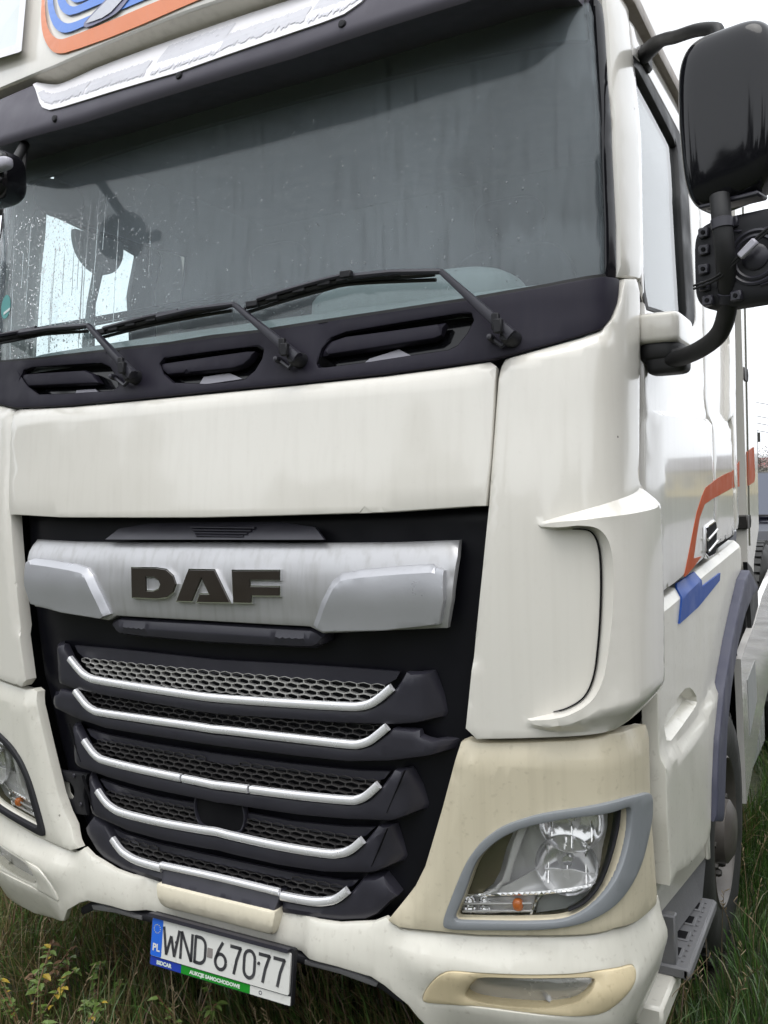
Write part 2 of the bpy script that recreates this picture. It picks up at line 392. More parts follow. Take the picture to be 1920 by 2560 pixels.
def panel(name, loops, off, m, parent, thick=.01, g=.05, bev=None, disp=None, S=BODY, ch=0, smooth=32, label=None, extra=None, cons=None):
    """a shaped sheet that follows the skin S: loops[0] outline, the rest holes, all in (arc length, height)"""
    if not isinstance(loops[0][0], (tuple, list, np.ndarray)) or np.ndim(loops[0][0]) == 0: loops = [loops]
    L = [dens(chaikin(l, ch) if ch else np.asarray(l, float), g*.8) for l in loops]
    pts = []; edges = []
    for l in L:
        n0 = len(pts); pts += list(l); edges += [(n0+i, n0+(i+1) % len(l)) for i in range(len(l))]
    for l in (cons or []):
        l = np.asarray(l, float); l = l[inpoly(l, L)]; n0 = len(pts); pts += list(l); edges += [(n0+i, n0+i+1) for i in range(len(l)-1)]
    nb = len(pts); A = np.concatenate(L); lo, hi = A.min(0), A.max(0)
    cand = []
    gx, gy = np.meshgrid(np.arange(lo[0]+g/2, hi[0], g), np.arange(lo[1]+g/2, hi[1], g*1.0)); gx[::2] += g/2*.9
    G = np.stack([gx.ravel(), gy.ravel()], 1)
    if len(G): 
        G = G[inpoly(G, L)]
        if len(G): G = G[bdist(G, L) > max(g*.35, (bev[0]*1.25 if bev else 0))]
        cand.append(G)
    if bev:
        for fr in (.3, 1.):
            q = []
            for l in L:
                T = np.roll(l, -1, 0)-np.roll(l, 1, 0); N = np.stack([-T[:, 1], T[:, 0]], 1); N /= np.linalg.norm(N, axis=1)[:, None]+1e-12
                q += [l+N*bev[0]*fr, l-N*bev[0]*fr]
            q = np.concatenate(q); q = q[inpoly(q, L)]
            if len(q): q = q[bdist(q, L) > bev[0]*fr*.93]; cand.append(q)
    if extra is not None: e = np.asarray(extra, float); e = e[inpoly(e, L)]; cand.append(e[bdist(e, L) > .002])
    inner = np.concatenate(cand) if cand else np.zeros((0, 2))
    for l in (cons or []):
        l = np.asarray(l, float); dd = np.full(len(inner), 9.)
        for a_, b_ in zip(l[:-1], l[1:]):
            e_ = b_-a_; t_ = np.clip(((inner-a_)@e_)/(e_@e_+1e-15), 0, 1); dd = np.minimum(dd, np.hypot(*(inner-(a_+t_[:, None]*e_)).T))
        inner = inner[dd > .004]
    allp = [Vector((float(a), float(b))) for a, b in pts]+[Vector((float(a), float(b))) for a, b in inner]
    vs, es, fs, ov, oe, of = delaunay_2d_cdt(allp, edges, [], 0, 1e-6)
    V2 = np.array([(v.x, v.y) for v in vs]); F = np.array([tuple(f) for f in fs if len(f) == 3])
    cen = V2[F].mean(1); F = F[inpoly(cen, L)]
    o = np.full(len(V2), off, float)
    if bev:
        d = np.clip(bdist(V2, L)/bev[0], 0, 1); o -= bev[1]*(1-np.sqrt(np.maximum(0, 1-(1-d)**2)))
    if disp is not None: o = o+disp(V2[:, 0], V2[:, 1])
    # orient triangles outward
    a, b, c = V2[F[:, 0]], V2[F[:, 1]], V2[F[:, 2]]
    ar = (b[:, 0]-a[:, 0])*(c[:, 1]-a[:, 1])-(b[:, 1]-a[:, 1])*(c[:, 0]-a[:, 0]); F[ar < 0] = F[ar < 0][:, ::-1]
    top = S.pt(V2[:, 0], V2[:, 1], o); bot = S.pt(V2[:, 0], V2[:, 1], o-thick); n = len(V2)
    cnt = {}
    for f in F:
        for i in range(3):
            k = (f[i], f[(i+1) % 3]); cnt[k] = 1
    walls = [(b_, a_, a_+n, b_+n) for (a_, b_) in cnt if (b_, a_) not in cnt]
    faces = [tuple(f) for f in F]+[tuple(f[::-1]+n) for f in F]+walls
    return mk(name, np.concatenate([top, bot]), faces, m, parent, smooth, label)
def ribbon(name, path, off, wd, m, parent, thick=.012, S=BODY, sm=6, taper=False, smooth=50):
    P = crom(path, sm) if sm else np.array(path, float)
    T = np.gradient(P, axis=0); T /= np.linalg.norm(T, axis=1)[:, None]+1e-12; N = np.stack([-T[:, 1], T[:, 0]], 1)
    k = len(P); V = []; F = []
    wds = np.full(k, wd/2.)
    if taper: wds = wds*np.minimum(1, np.minimum(np.arange(k), np.arange(k)[::-1])/4+.5)
    for q, o in ((-1, -thick), (-1, -.25*thick), (-.55, 0), (.55, 0), (1, -.25*thick), (1, -thick)):
        Q = P+N*(wds*q)[:, None]; V.append(S.pt(Q[:, 0], Q[:, 1], np.full(k, off+o)))
    V = np.concatenate(V)
    for i in range(k-1):
        for j in range(5): F.append((j*k+i, j*k+i+1, (j+1)*k+i+1, (j+1)*k+i))
    F.append(tuple(j*k for j in range(6))); F.append(tuple(j*k+k-1 for j in range(6))[::-1])
    return fixn(mk(name, V, F, m, parent, smooth))
def flatshape(name, loops, frame, m, parent, h=.004, label=None, smooth=30):
    """flat extruded shape; frame maps (a,b,height) to a point"""
    if np.ndim(loops[0][0]) == 0: loops = [loops]
    L = [np.asarray(l, float) for l in loops]; pts = []; edges = []
    for l in L:
        n0 = len(pts); pts += [Vector((float(a), float(b))) for a, b in l]; edges += [(n0+i, n0+(i+1) % len(l)) for i in range(len(l))]
    vs, es, fs, *_ = delaunay_2d_cdt(pts, edges, [], 0, 1e-7)
    V2 = np.array([(v.x, v.y) for v in vs]); F = np.array([tuple(f) for f in fs]); F = F[inpoly(V2[F].mean(1), L)]; n = len(V2)
    cnt = {(f[i], f[(i+1) % 3]) for f in F for i in range(3)}
    faces = [tuple(f) for f in F]+[tuple(f[::-1]+n) for f in F]+[(b, a, a+n, b+n) for a, b in cnt if (b, a) not in cnt]
    V = [frame(a, b, h) for a, b in V2]+[frame(a, b, 0.) for a, b in V2]
    return fixn(mk(name, V, faces, m, parent, smooth, label))
def text_flat(name, s, size, frame, m, parent, xs=1., align='CENTER', bold=0.):
    cu = bpy.data.curves.new('t', 'FONT'); cu.body = s; cu.size = size; cu.align_x = align; cu.align_y = 'CENTER'; cu.offset = bold; cu.resolution_u = 3
    ob = bpy.data.objects.new('t', cu); col.objects.link(ob); bpy.context.view_layer.update()
    dg = bpy.context.evaluated_depsgraph_get(); me = bpy.data.meshes.new_from_object(ob.evaluated_get(dg))
    V = [frame(v.co.x*xs, v.co.y, .0012) for v in me.vertices]; F = [tuple(p.vertices) for p in me.polygons]
    bpy.data.objects.remove(ob); bpy.data.meshes.remove(me)
    return mk(name, V, F, m, parent, 0)

# ================================================================== THE TRUCK
truck = empty('truck'); tag(truck, 'cream white cab-over tractor unit with black slatted grille and wet windscreen', 'truck')
T = truck

def shr(l, d):
    A = np.asarray(l, float); P_, N_ = np.roll(A, 1, 0), np.roll(A, -1, 0)
    e1 = A-P_; e2 = N_-A; e1 /= np.linalg.norm(e1, axis=1)[:, None]; e2 /= np.linalg.norm(e2, axis=1)[:, None]
    n1 = np.stack([-e1[:, 1], e1[:, 0]], 1); n2 = np.stack([-e2[:, 1], e2[:, 0]], 1); b = n1+n2; b /= np.maximum(.5, (1+(n1*n2).sum(1)))[:, None]
    ar = np.sum(A[:, 0]*N_[:, 1]-N_[:, 0]*A[:, 1]); return A+b*d*(1 if ar > 0 else -1)
# ---- black inner body behind the panels
q = H([(505, 1240), (1230, 1240)]); zt = 2.27
panel('body_shell', [(-1.9, .62), (1.9, .62), (1.9, 1.66), (1.42, 2.24), (-1.42, 2.24), (-1.9, 1.66)], -.15, 'deep', T, .02, .08)

# ---- hood panel
hood = H([(497, 984), (723, 962), (960, 937), (1105, 918), (1222, 901), (1239, 914), (1234, 1020), (1225, 1160), (1214, 1264), (960, 1281), (694, 1289), (497, 1294)])
hood_l = symm(hood)
def edge_drop(line, wdt, dep, pw=1.0):
    """lower the skin by dep at a line (polyline in arc length/height), fading over wdt"""
    A = np.asarray(line, float)
    def f(s, z):
        P = np.stack([np.abs(s), z], 1); d = np.full(len(P), 9.)
        for a, b in zip(A[:-1], A[1:]):
            e = b-a; t = np.clip(((P-a)@e)/(e@e+1e-15), 0, 1); d = np.minimum(d, np.hypot(*(P-(a+t[:, None]*e)).T))
        return -dep*np.clip(1-d/wdt, 0, 1)**pw
    return f
def offs_line(line, d):
    A = np.asarray(dens(line, .04)[:-1], float); T_ = np.gradient(A, axis=0); N = np.stack([-T_[:, 1], T_[:, 0]], 1); N /= np.linalg.norm(N, axis=1)[:, None]+1e-12
    return np.concatenate([A+N*d, A-N*d])
ht = hood[:5]
hcr = inset_line([(-a, b) for a, b in ht[:0:-1]]+[(0, ht[0][1])]+ht[1:], .030, hood_l)
panel('hood_panel', hood_l, 0, 'cream', T, .03, .05, (.0045, .004), edge_drop([(0, ht[0][1])]+ht[1:], .030, .014), cons=[hcr])

# ---- corner panels with the wind-deflector lip
cp = H([(1246, 912), (1258, 893), (1380, 859), (1450, 840), (1510, 822), (1536, 795), (1552, 755), (1560, 715), (1564, 697), (1588, 694)])
seam = H([(1594, 730), (1600, 924), (1608, 1092)])
s1 = float(np.mean([p[0] for p in seam])); 
cp_bot = H([(1540, 1824), (1365, 1845), (1191, 1849), (1163, 1822)])
cp_in = H([(1181, 1645), (1204, 1414), (1219, 1266), (1234, 1063)])
right = [(s1-.03, cp[-1][1]), (s1-.008, seam[0][1]), (s1, seam[1][1]), (s1, seam[2][1]), (s1, 1.95), (s1+.045, 1.88), (s1+.06, 1.75), (s1+.06, 1.55), (s1+.05, 1.42), (s1+.035, 1.36)]
corner = cp[:-1]+right+cp_bot+cp_in
cline = np.array(crom(H([(1352, 1320), (1400, 1322), (1450, 1318), (1484, 1328), (1502, 1365), (1508, 1430), (1507, 1520), (1501, 1610), (1490, 1690), (1465, 1745), (1420, 1775), (1375, 1786), (1318, 1798)]), 5))
# the channel inside the lip
cpoly = np.concatenate([cline, [[cline[-1][0]-.10, cline[-1][1]+.02], [cline[0][0]-.10, cline[0][1]-.02]]])
tipx = (cline[0][0]+cline[-1][0])/2
def sstep(t): t = np.clip(t, 0, 1); return t*t*(3-2*t)
ztop, zbot = cline[0][1], cline[-1][1]
mono = lambda q: (lambda A: np.stack([np.maximum.accumulate(A[:, 0]), A[:, 1]], 1))(crom(q, 5))
cU = mono(H([(1345, 1308), (1400, 1291), (1460, 1275), (1530, 1254), (1590, 1230)])+[(s1+.02, BODY.hit(1600, 1216)[1]), (s1+.2, BODY.hit(1600, 1190)[1])])
cL = mono(H([(1345, 1312), (1400, 1305), (1450, 1301), (1500, 1293), (1560, 1281), (1598, 1270)])+[(s1+.03, BODY.hit(1598, 1262)[1]), (s1+.2, BODY.hit(1598, 1240)[1])])
cD = mono(H([(1312, 1808), (1375, 1808), (1440, 1794), (1500, 1760), (1560, 1738)])+[(s1+.05, BODY.hit(1590, 1710)[1])])
cB = mono(H([(1312, 1816), (1400, 1832), (1500, 1826), (1560, 1818)])+[(s1+.05, BODY.hit(1590, 1800)[1])])
def corner_disp(s, z):
    a = np.abs(s); P = np.stack([a, z], 1)
    smax = cline[:, 0].max()
    rampu = sstep((a-(cline[0][0]-.01))/.07)
    U_, L_, D_, B_ = (np.interp(a, q_[:, 0], q_[:, 1]) for q_ in (cU, cL, cD, cB))
    up = np.clip((U_-z)/np.maximum(U_-L_, .004), 0, 1)
    dn = sstep((z-B_)/np.maximum(D_-B_, .006))
    lowl = sstep((a-(cline[-1][0]-.01))/.08)
    ramp = np.where(z > (ztop+zbot)/2, rampu, lowl)
    d = .046*ramp*up*dn
    ins = inpoly(P, [cpoly])
    dist = bdist(P, [cpoly])
    lip = np.where(ins, 0, d*np.interp(dist, [0, .0035, .026, .09], [.0, .80, .80, 1.]))
    dip = np.where(ins, -.006*sstep((a-(smax-.22))/.2), 0)
    return lip+dip
inn = edge_drop(cp_in+[cp[0]], .034, .010); tpl = edge_drop(cp[:5], .032, .016)
_T = np.gradient(cline, axis=0); _N = np.stack([-_T[:, 1], _T[:, 0]], 1); _N /= np.linalg.norm(_N, axis=1)[:, None]
if inpoly(cline[20:21]+_N[20:21]*.003, [cpoly])[0]: _N = -_N
taper_ = np.clip(np.minimum(np.arange(len(cline)), np.arange(len(cline))[::-1])/8., .15, 1)[:, None]
cl_in = cline-_N*.0008; cl_w = cline+_N*.004; cl_c = cline+_N*.026*taper_; cl_d = cline+_N*.05*taper_
c_ins = inset_line(cp_in+[cp[0]], .034, corner); c_top = inset_line(cp[:5], .032, corner)
sx_ = np.linspace(cline[0][0]-.02, s1+.05, 26); bz_ = ztop+.085+.11*np.clip((sx_-cline[0][0])/.5, 0, 1)
c_b1 = cU; c_b2 = cL
for sg in (1, -1):
    panel('corner_panel', corner if sg > 0 else mir(corner), 0, 'cream', T, .04, .022, (.0045, .004),
          lambda s, z: corner_disp(s, z)+inn(s, z)+tpl(s, z), cons=[q_*[sg, 1] for q_ in (cl_in, cl_w, cl_c, cl_d, c_ins, c_top, c_b1, c_b2, cD, cB)])

for sg in (1, -1): ribbon('deflector_slot', [(sg*a, b) for a, b in (cline-_N*.0045)[8:-6]], .0005, .0032, 'deep', T, .008, sm=0, taper=True)
# ---- grille backing and its pieces
gr = [(0, BODY.hit(500, 1294)[1]-.008)]+H([(694, 1293), (960, 1286), (1206, 1272), (1196, 1380), (1172, 1645), (1154, 1815), (1135, 1862), (1118, 1925), (1092, 2021), (1066, 2106), (1045, 2170), (1020, 2220), (990, 2258), (950, 2294), (915, 2308), (839, 2310), (697, 2288), (545, 2250)])
grille = panel('grille_surround', shr(symm(gr), -.03), -.088, 'surround', T, .02, .06, (.01, .01))
# ledge above the badge bar, with a ribbed sensor grille
lg = H([(520, 1302), (700, 1303), (790, 1316), (822, 1347), (520, 1347)], -.045)
zl = lg[0][1]
panel('ledge', symm(lg), -.055, 'satin', grille, .01, .05, None, lambda s, z: (zl-z)*.6)
for i in range(4):
    a = H([(480+6*i, 1316+7*i), (640-8*i, 1318+7*i)], -.04)
    ribbon('sensor_rib', a, -.032+.003*i, .006, 'satin', grille, .01, sm=0)
# badge bar
bt = H([(505, 1354), (760, 1357), (960, 1356), (1140, 1350), (1145, 1390), (1135, 1500), (1120, 1570), (807, 1584), (775, 1567), (520, 1553)], -.018)
bar_l = symm(bt)
def bar_d(s, z): return -.034*np.clip((z-1.735)/.07, 0, 1)**1.6+.012*np.exp(-((z-1.66)/.07)**2)
bar = panel('badge_bar', bar_l, -.018, 'silver', T, .018, .03, (.006, .006), bar_d)
wing = H([(779, 1564), (803, 1505), (829, 1455), (852, 1433), (900, 1424), (1000, 1415), (1080, 1410), (1112, 1426), (1114, 1500), (1100, 1560), (960, 1576), (809, 1579)], .0)
for sg in (1, -1):
    w_ = wing if sg > 0 else mir(wing)
    wd_ = edge_drop(wing[:7], .022, .016); wc_ = inset_line(wing[:7], .022, wing)
    panel('wing_inlay', w_, .006, 'silver_wing', bar, .025, .016, (.003, .002), lambda s, z: wd_(s, z)+bar_d(s, z), cons=[wc_*[sg, 1]], smooth=14)
# badge letters
def z5(l): return [(x/1.728, 1240+y/1.728) for x, y in l]
Dl = [(572, 310), (680, 311), (722, 318), (752, 345), (764, 380), (752, 415), (725, 437), (685, 443), (575, 438)]
Dh = [(634, 348), (668, 349), (690, 362), (698, 382), (690, 402), (668, 412), (635, 410)]
Al = [(820, 318), (930, 320), (998, 460), (855, 458), (868, 424), (909, 424), (875, 351), (832, 455), (768, 453)]
Fl = [(1007, 322), (1210, 322), (1210, 363), (1083, 362), (1083, 390), (1210, 392), (1210, 431), (1090, 430), (1088, 462), (1013, 460)]
for ls in ([Dl, Dh], [Al], [Fl]):
    o3 = [H(z5(l), .0) for l in ls]
    rim = panel('badge_letter', [shr(o3[0], -.0030)]+[shr(h, .0030) for h in o3[1:]], .003, 'chrome', bar, .016, .04)
    panel('letter_face', [shr(o3[0], .0010)]+[shr(h, -.0010) for h in o3[1:]], .0065, 'letter', rim, .008, .04)
# chin under the bar
chin = H([(520, 1556), (775, 1571), (810, 1586), (806, 1610), (780, 1624), (700, 1622), (520, 1612)], -.02)
panel('chin_trim', symm(chin), -.02, 'satin', grille, .04, .03, (.03, .025))

# louvre rows
trims = [
 [(514, 1742), (579, 1748), (724, 1758), (868, 1766), (905, 1765), (930, 1758), (952, 1744), (982, 1719)],
 [(514, 1820), (579, 1827), (724, 1844), (868, 1860), (900, 1860), (925, 1852), (945, 1838), (970, 1817)],
 [(514, 1958), (579, 1967), (752, 1989), (868, 2000), (897, 1998), (920, 1987), (948, 1962)],
 [(515, 2074), (579, 2089), (694, 2114), (810, 2133), (851, 2133), (880, 2123), (908, 2100)],
 [(703, 2239), (781, 2253), (822, 2252), (845, 2245), (870, 2226)]]
lips = [
 [(514, 1752), (579, 1758), (724, 1768), (868, 1776), (908, 1776), (936, 1768), (962, 1751), (993, 1720), (1016, 1683), (1073, 1686), (1098, 1752), (1106, 1790), (1104, 1806), (985, 1813), (868, 1810), (724, 1800), (579, 1790), (514, 1784)],
 [(514, 1831), (579, 1838), (724, 1855), (868, 1871), (902, 1871), (930, 1862), (952, 1847), (984, 1822), (1049, 1828), (1054, 1842), (1083, 1855), (1138, 1860), (1128, 1886), (1038, 1897), (975, 1905), (868, 1906), (724, 1890), (579, 1872), (514, 1863)],
 [(514, 1969), (579, 1978), (752, 2000), (868, 2011), (900, 2010), (926, 1999), (956, 1968), (986, 1928), (1016, 1930), (1041, 1977), (1057, 2024), (1056, 2038), (975, 2054), (868, 2050), (752, 2040), (579, 2014), (514, 2004)],
 [(515, 2085), (579, 2100), (694, 2125), (810, 2144), (855, 2144), (887, 2133), (915, 2104), (943, 2070), (975, 2073), (988, 2113), (1002, 2157), (998, 2170), (927, 2184), (810, 2182), (694, 2164), (579, 2138), (515, 2122)]]
for i, tr in enumerate(trims[:4]):
    lp = symm(H(lips[i], -.03))
    zc = [z for s, z in lp]; 
    am_ = max(abs(p[0]) for p in lp)
    panel('louvre', lp, -.026, 'satin', grille, .02, .024, (.014, .012), lambda s, z: -.055*sstep((np.abs(s)-(am_-.085))/.085))
    h = H(tr, -.026); h[0] = (0, h[0][1]); full = [(-a, b) for a, b in h[1:]][::-1]+h
    if i == 2:   # middle third is a separate cover
        c = crom(full, 60); k = [np.argmin(abs(c[:, 0]-v)) for v in (-.13, .13)]
        for a, b in ((0, k[0]), (k[0]+2, k[1]), (k[1]+2, len(c)-1)): ribbon('chrome_trim', c[np.unique(np.append(np.arange(a, b, 8), b))], -.016, .0225, 'trim', grille, .016, sm=0)
    else: ribbon('chrome_trim', full, -.016, .0225, 'trim', grille, .016, sm=8)
h5 = H(trims[4], -.03)
for sg in (1, -1): ribbon('chrome_trim', [(sg*a, b) for a, b in h5], -.022, .0225, 'trim', grille, .016, sm=8)
# row 5: side lips and the projecting middle cover
l5 = H([(703, 2250), (781, 2264), (822, 2263), (850, 2254), (878, 2232), (905, 2200), (955, 2196), (992, 2244), (945, 2288), (915, 2301), (839, 2303), (700, 2282)], -.035)
for sg in (1, -1): panel('lower_louvre', l5 if sg > 0 else mir(l5), -.034, 'satin', grille, .05, .03, (.018, .014))
mc = H([(540, 2196), (700, 2233), (697, 2250), (689, 2284), (540, 2246)], -.025)
zm_ = mc[0][1]; mid = panel('towing_cover_band', symm(mc), -.022, 'satin', grille, .06, .02, (.006, .005), lambda s, z: -.45*np.clip(z-zm_+.05, 0, 1)+.010)
tl = H([(540, 2190), (702, 2229)], -.03); tl[0] = (0, tl[0][1]); ribbon('cover_trim', [(-tl[1][0], tl[1][1]), tl[0], tl[1]], -.016, .019, 'trim', mid, .016, sm=4)
# sloping bands above the mesh rows (they catch the sky)
bands = [[(512, 1650), (724, 1662), (870, 1672), (1000, 1682), (990, 1700), (960, 1716), (724, 1700), (512, 1684)],
         [(517, 1884), (724, 1912), (900, 1930), (975, 1932), (960, 1950), (932, 1957), (724, 1930), (517, 1906)],
         [(560, 2024), (724, 2056), (860, 2070), (935, 2072), (915, 2092), (890, 2099), (724, 2073), (560, 2040)],
         [(530, 2143), (724, 2184), (860, 2205), (895, 2203), (880, 2218), (851, 2223), (717, 2200), (530, 2160)]]
for i, b in enumerate(bands):
    h = H(b, -.05)
    if i == 2:
        for sg in (1, -1): panel('slat_band', h if sg > 0 else mir(h), -.058, 'satin', grille, .01, .04)
    else: panel('slat_band', symm(h), -.058, 'satin', grille, .01, .04)
# seam lines on the louvre ends
for a in ([(1012, 1928), (968, 2032)], [(968, 2074), (930, 2166)]):
    for sg in (1, -1): ribbon('end_seam', [(sg*p[0], p[1]) for p in H(a, -.026)], -.0245, .003, 'deep', grille, .01, sm=0)
# honeycomb mesh
def honey(name, poly, off, m, W=.044, Hh=.0215, wl=.0030, dep=.014):
    L = [np.asarray(poly, float)]; lo, hi = L[0].min(0), L[0].max(0); V = []; F = []
    hx = np.array([.5, .5, 0, -.5, -.5, 0])*W; hz = np.array([-.25, .25, .5, .25, -.25, -.5])*Hh
    for r_ in range(int((hi[1]-lo[1])/(Hh*.75))+2):
        zc = lo[1]+r_*Hh*.75
        c_ = np.arange(lo[0], hi[0]+W, W)+(W/2 if r_ % 2 else 0); ok = inpoly(np.stack([c_, np.full(len(c_), zc)], 1), L)
        for sc_ in c_[ok]:
            o = np.stack([sc_+hx, zc+hz], 1); i_ = np.stack([sc_+hx*(1-wl/W), zc+hz*(1-wl*1.3/Hh)], 1); n0 = len(V)
            for A, of in ((o, off), (i_, off), (i_, off-dep)): V += list(BODY.pt(A[:, 0], A[:, 1], np.full(6, of)))
            for j in range(6):
                q = (j+1) % 6; F.append((n0+j, n0+q, n0+6+q, n0+6+j)); F.append((n0+6+j, n0+6+q, n0+12+q, n0+12+j))
    return fixn(mk(name, V, F, m, grille, 0))
meshes = [
 ([(512, 1680), (724, 1696), (960, 1713), (985, 1708), (955, 1740), (930, 1752), (900, 1760), (724, 1752), (512, 1735)], 'mesh_light'),
 ([(515, 1778), (724, 1794), (945, 1808), (968, 1815), (940, 1835), (918, 1848), (868, 1853), (724, 1838), (515, 1815)], 'mesh_dark'),
 ([(517, 1903), (724, 1926), (932, 1954), (945, 1962), (915, 1985), (890, 1993), (752, 1983), (517, 1952)], 'mesh_dark'),
 ([(560, 2036), (613, 2049), (891, 2095), (905, 2098), (875, 2119), (845, 2128), (694, 2108), (579, 2083), (560, 2077)], 'mesh_dark'),
 ([(532, 2158), (717, 2197), (851, 2219), (866, 2225), (840, 2242), (815, 2248), (703, 2234), (532, 2192)], 'mesh_dark')]
for i, (b, m) in enumerate(meshes):
    h = H(b, -.045)
    if i == 3:
        for sg in (1, -1): honey('honeycomb_mesh', h if sg > 0 else mir(h), -.052, m)
    else: honey('honeycomb_mesh', symm(h), -.052, m)
# radar opening in row 4: a dark rounded tray
ro = H([(530, 1990), (606, 2005), (612, 2040), (604, 2076), (580, 2085), (530, 2074)], -.05)
panel('radar_recess', symm(ro), -.050, 'deep', grille, .01, .04)
rr = H([(606, 2010), (612, 2044), (603, 2076), (580, 2082), (530, 2071)], -.045); rr[-1] = (0, rr[-1][1])
ribbon('radar_frame', [(-a, b) for a, b in rr[:-1]]+rr[::-1], -.042, .007, 'satin', grille, .02, sm=4)
# exposed bracket where the small cover is missing (truck's right)
bk = H([(118, 1922), (215, 1935), (208, 1990), (215, 2038), (150, 2030), (132, 1985)], -.06)
hc = BODY.hit(166, 1976, -.06); hole = [(hc[0]+.034*math.cos(a)*1.15, hc[1]+.034*math.sin(a)) for a in np.linspace(0, 2*math.pi, 18, endpoint=False)]
br = panel('lamp_bracket', [bk, hole], -.058, 'matte', grille, .012, .03, (.004, .004))
panel('bracket_liner', [(hc[0]-.036, hc[1]-.03), (hc[0]-.004, hc[1]-.036), (hc[0]+.02, hc[1]-.034), (hc[0]-.006, hc[1]-.012), (hc[0]-.012, hc[1]+.02), (hc[0]-.030, hc[1]+.024)], -.075, 'cream_low', br, .004, .02)
for du, dv in ((136-166, 1934-1976), (186-166, 1938-1976), (203-166, 2010-1976), (178-166, 2022-1976)):
    b_ = Buf(); p = BODY.pt(*BODY.hit(166+du, 1976+dv, -.06), -.055); b_.lathe([(.0, .004), (.006, .004), (.008, 0)], p, (0, -1, 0), 10); b_.mk('bracket_clip', 'satin', br)

# ---- headlight panels
hp = H([(1162, 1858), (1191, 1864), (1365, 1861), (1540, 1838), (1606, 1820)])+[BODY.hit(1606, 1820)]
hp = H([(1162, 1856), (1191, 1862), (1365, 1859), (1540, 1838), (1600, 1822)])
sR = BODY.hit(1600, 1822)[0]
zb = BODY.hit(1645, 2262)
hp_r = [(sR+.065, hp[-1][1]-.005), (sR+.085, hp[-1][1]-.045), (sR+.085, 1.05), (zb[0], zb[1]+.005)]
hp_b = H([(1540, 2321), (1365, 2340), (1191, 2338), (998, 2320), (969, 2302)])
hp_i = H([(1007, 2254), (1032, 2222), (1057, 2172), (1076, 2108), (1101, 2023), (1127, 1925), (1144, 1863)])
hlp = hp+hp_r+hp_b+hp_i
# lamp opening
lo_b = H([(1135, 2299), (1150, 2262), (1164, 2230), (1191, 2152), (1225, 2115), (1262, 2088), (1316, 2064), (1438, 2039), (1559, 2015), (1570, 2020), (1568, 2081), (1546, 2169), (1505, 2237), (1454, 2280), (1404, 2300), (1300, 2303), (1184, 2301)])
bz_o = H([(1109, 2314), (1112, 2288), (1163, 2158), (1203, 2102), (1261, 2060), (1365, 2028), (1539, 1993), (1612, 1978), (1623, 1988), (1623, 2042), (1602, 2140), (1568, 2216), (1510, 2279), (1452, 2308), (1365, 2322), (1220, 2323), (1128, 2322)])
lo_b = [tuple(p) for p in chaikin(lo_b, 2, .22)]; bz_o = [tuple(p) for p in chaikin(bz_o, 2, .2)]
tp = edge_drop(hp, .055, .018, 1.0); ni = edge_drop(hp_i, .045, .016)
hc1 = inset_line(hp, .055, hlp); hc2 = inset_line(hp_i, .045, hlp)
lens_l = H([(1140, 2296), (1166, 2230), (1193, 2153), (1227, 2117), (1264, 2090), (1318, 2067), (1438, 2042), (1555, 2019), (1549, 2074), (1529, 2149), (1502, 2213), (1465, 2257), (1421, 2280), (1336, 2291), (1184, 2295)])
def zz3(l): return [(1100+x/2.9625, 1980+y/2.9625) for x, y in l]
def bowl(name, c, r, axis, depth, m, parent, n=32):
    b = Buf(); prof = [(r, 0)]+[(r*math.cos(t), -depth*math.sin(t)) for t in np.linspace(.1, 1.5, 9)]+[(r*.04, -depth)]
    b.lathe(prof, c, axis, n); return b.mk(name, m, parent, fix=False)
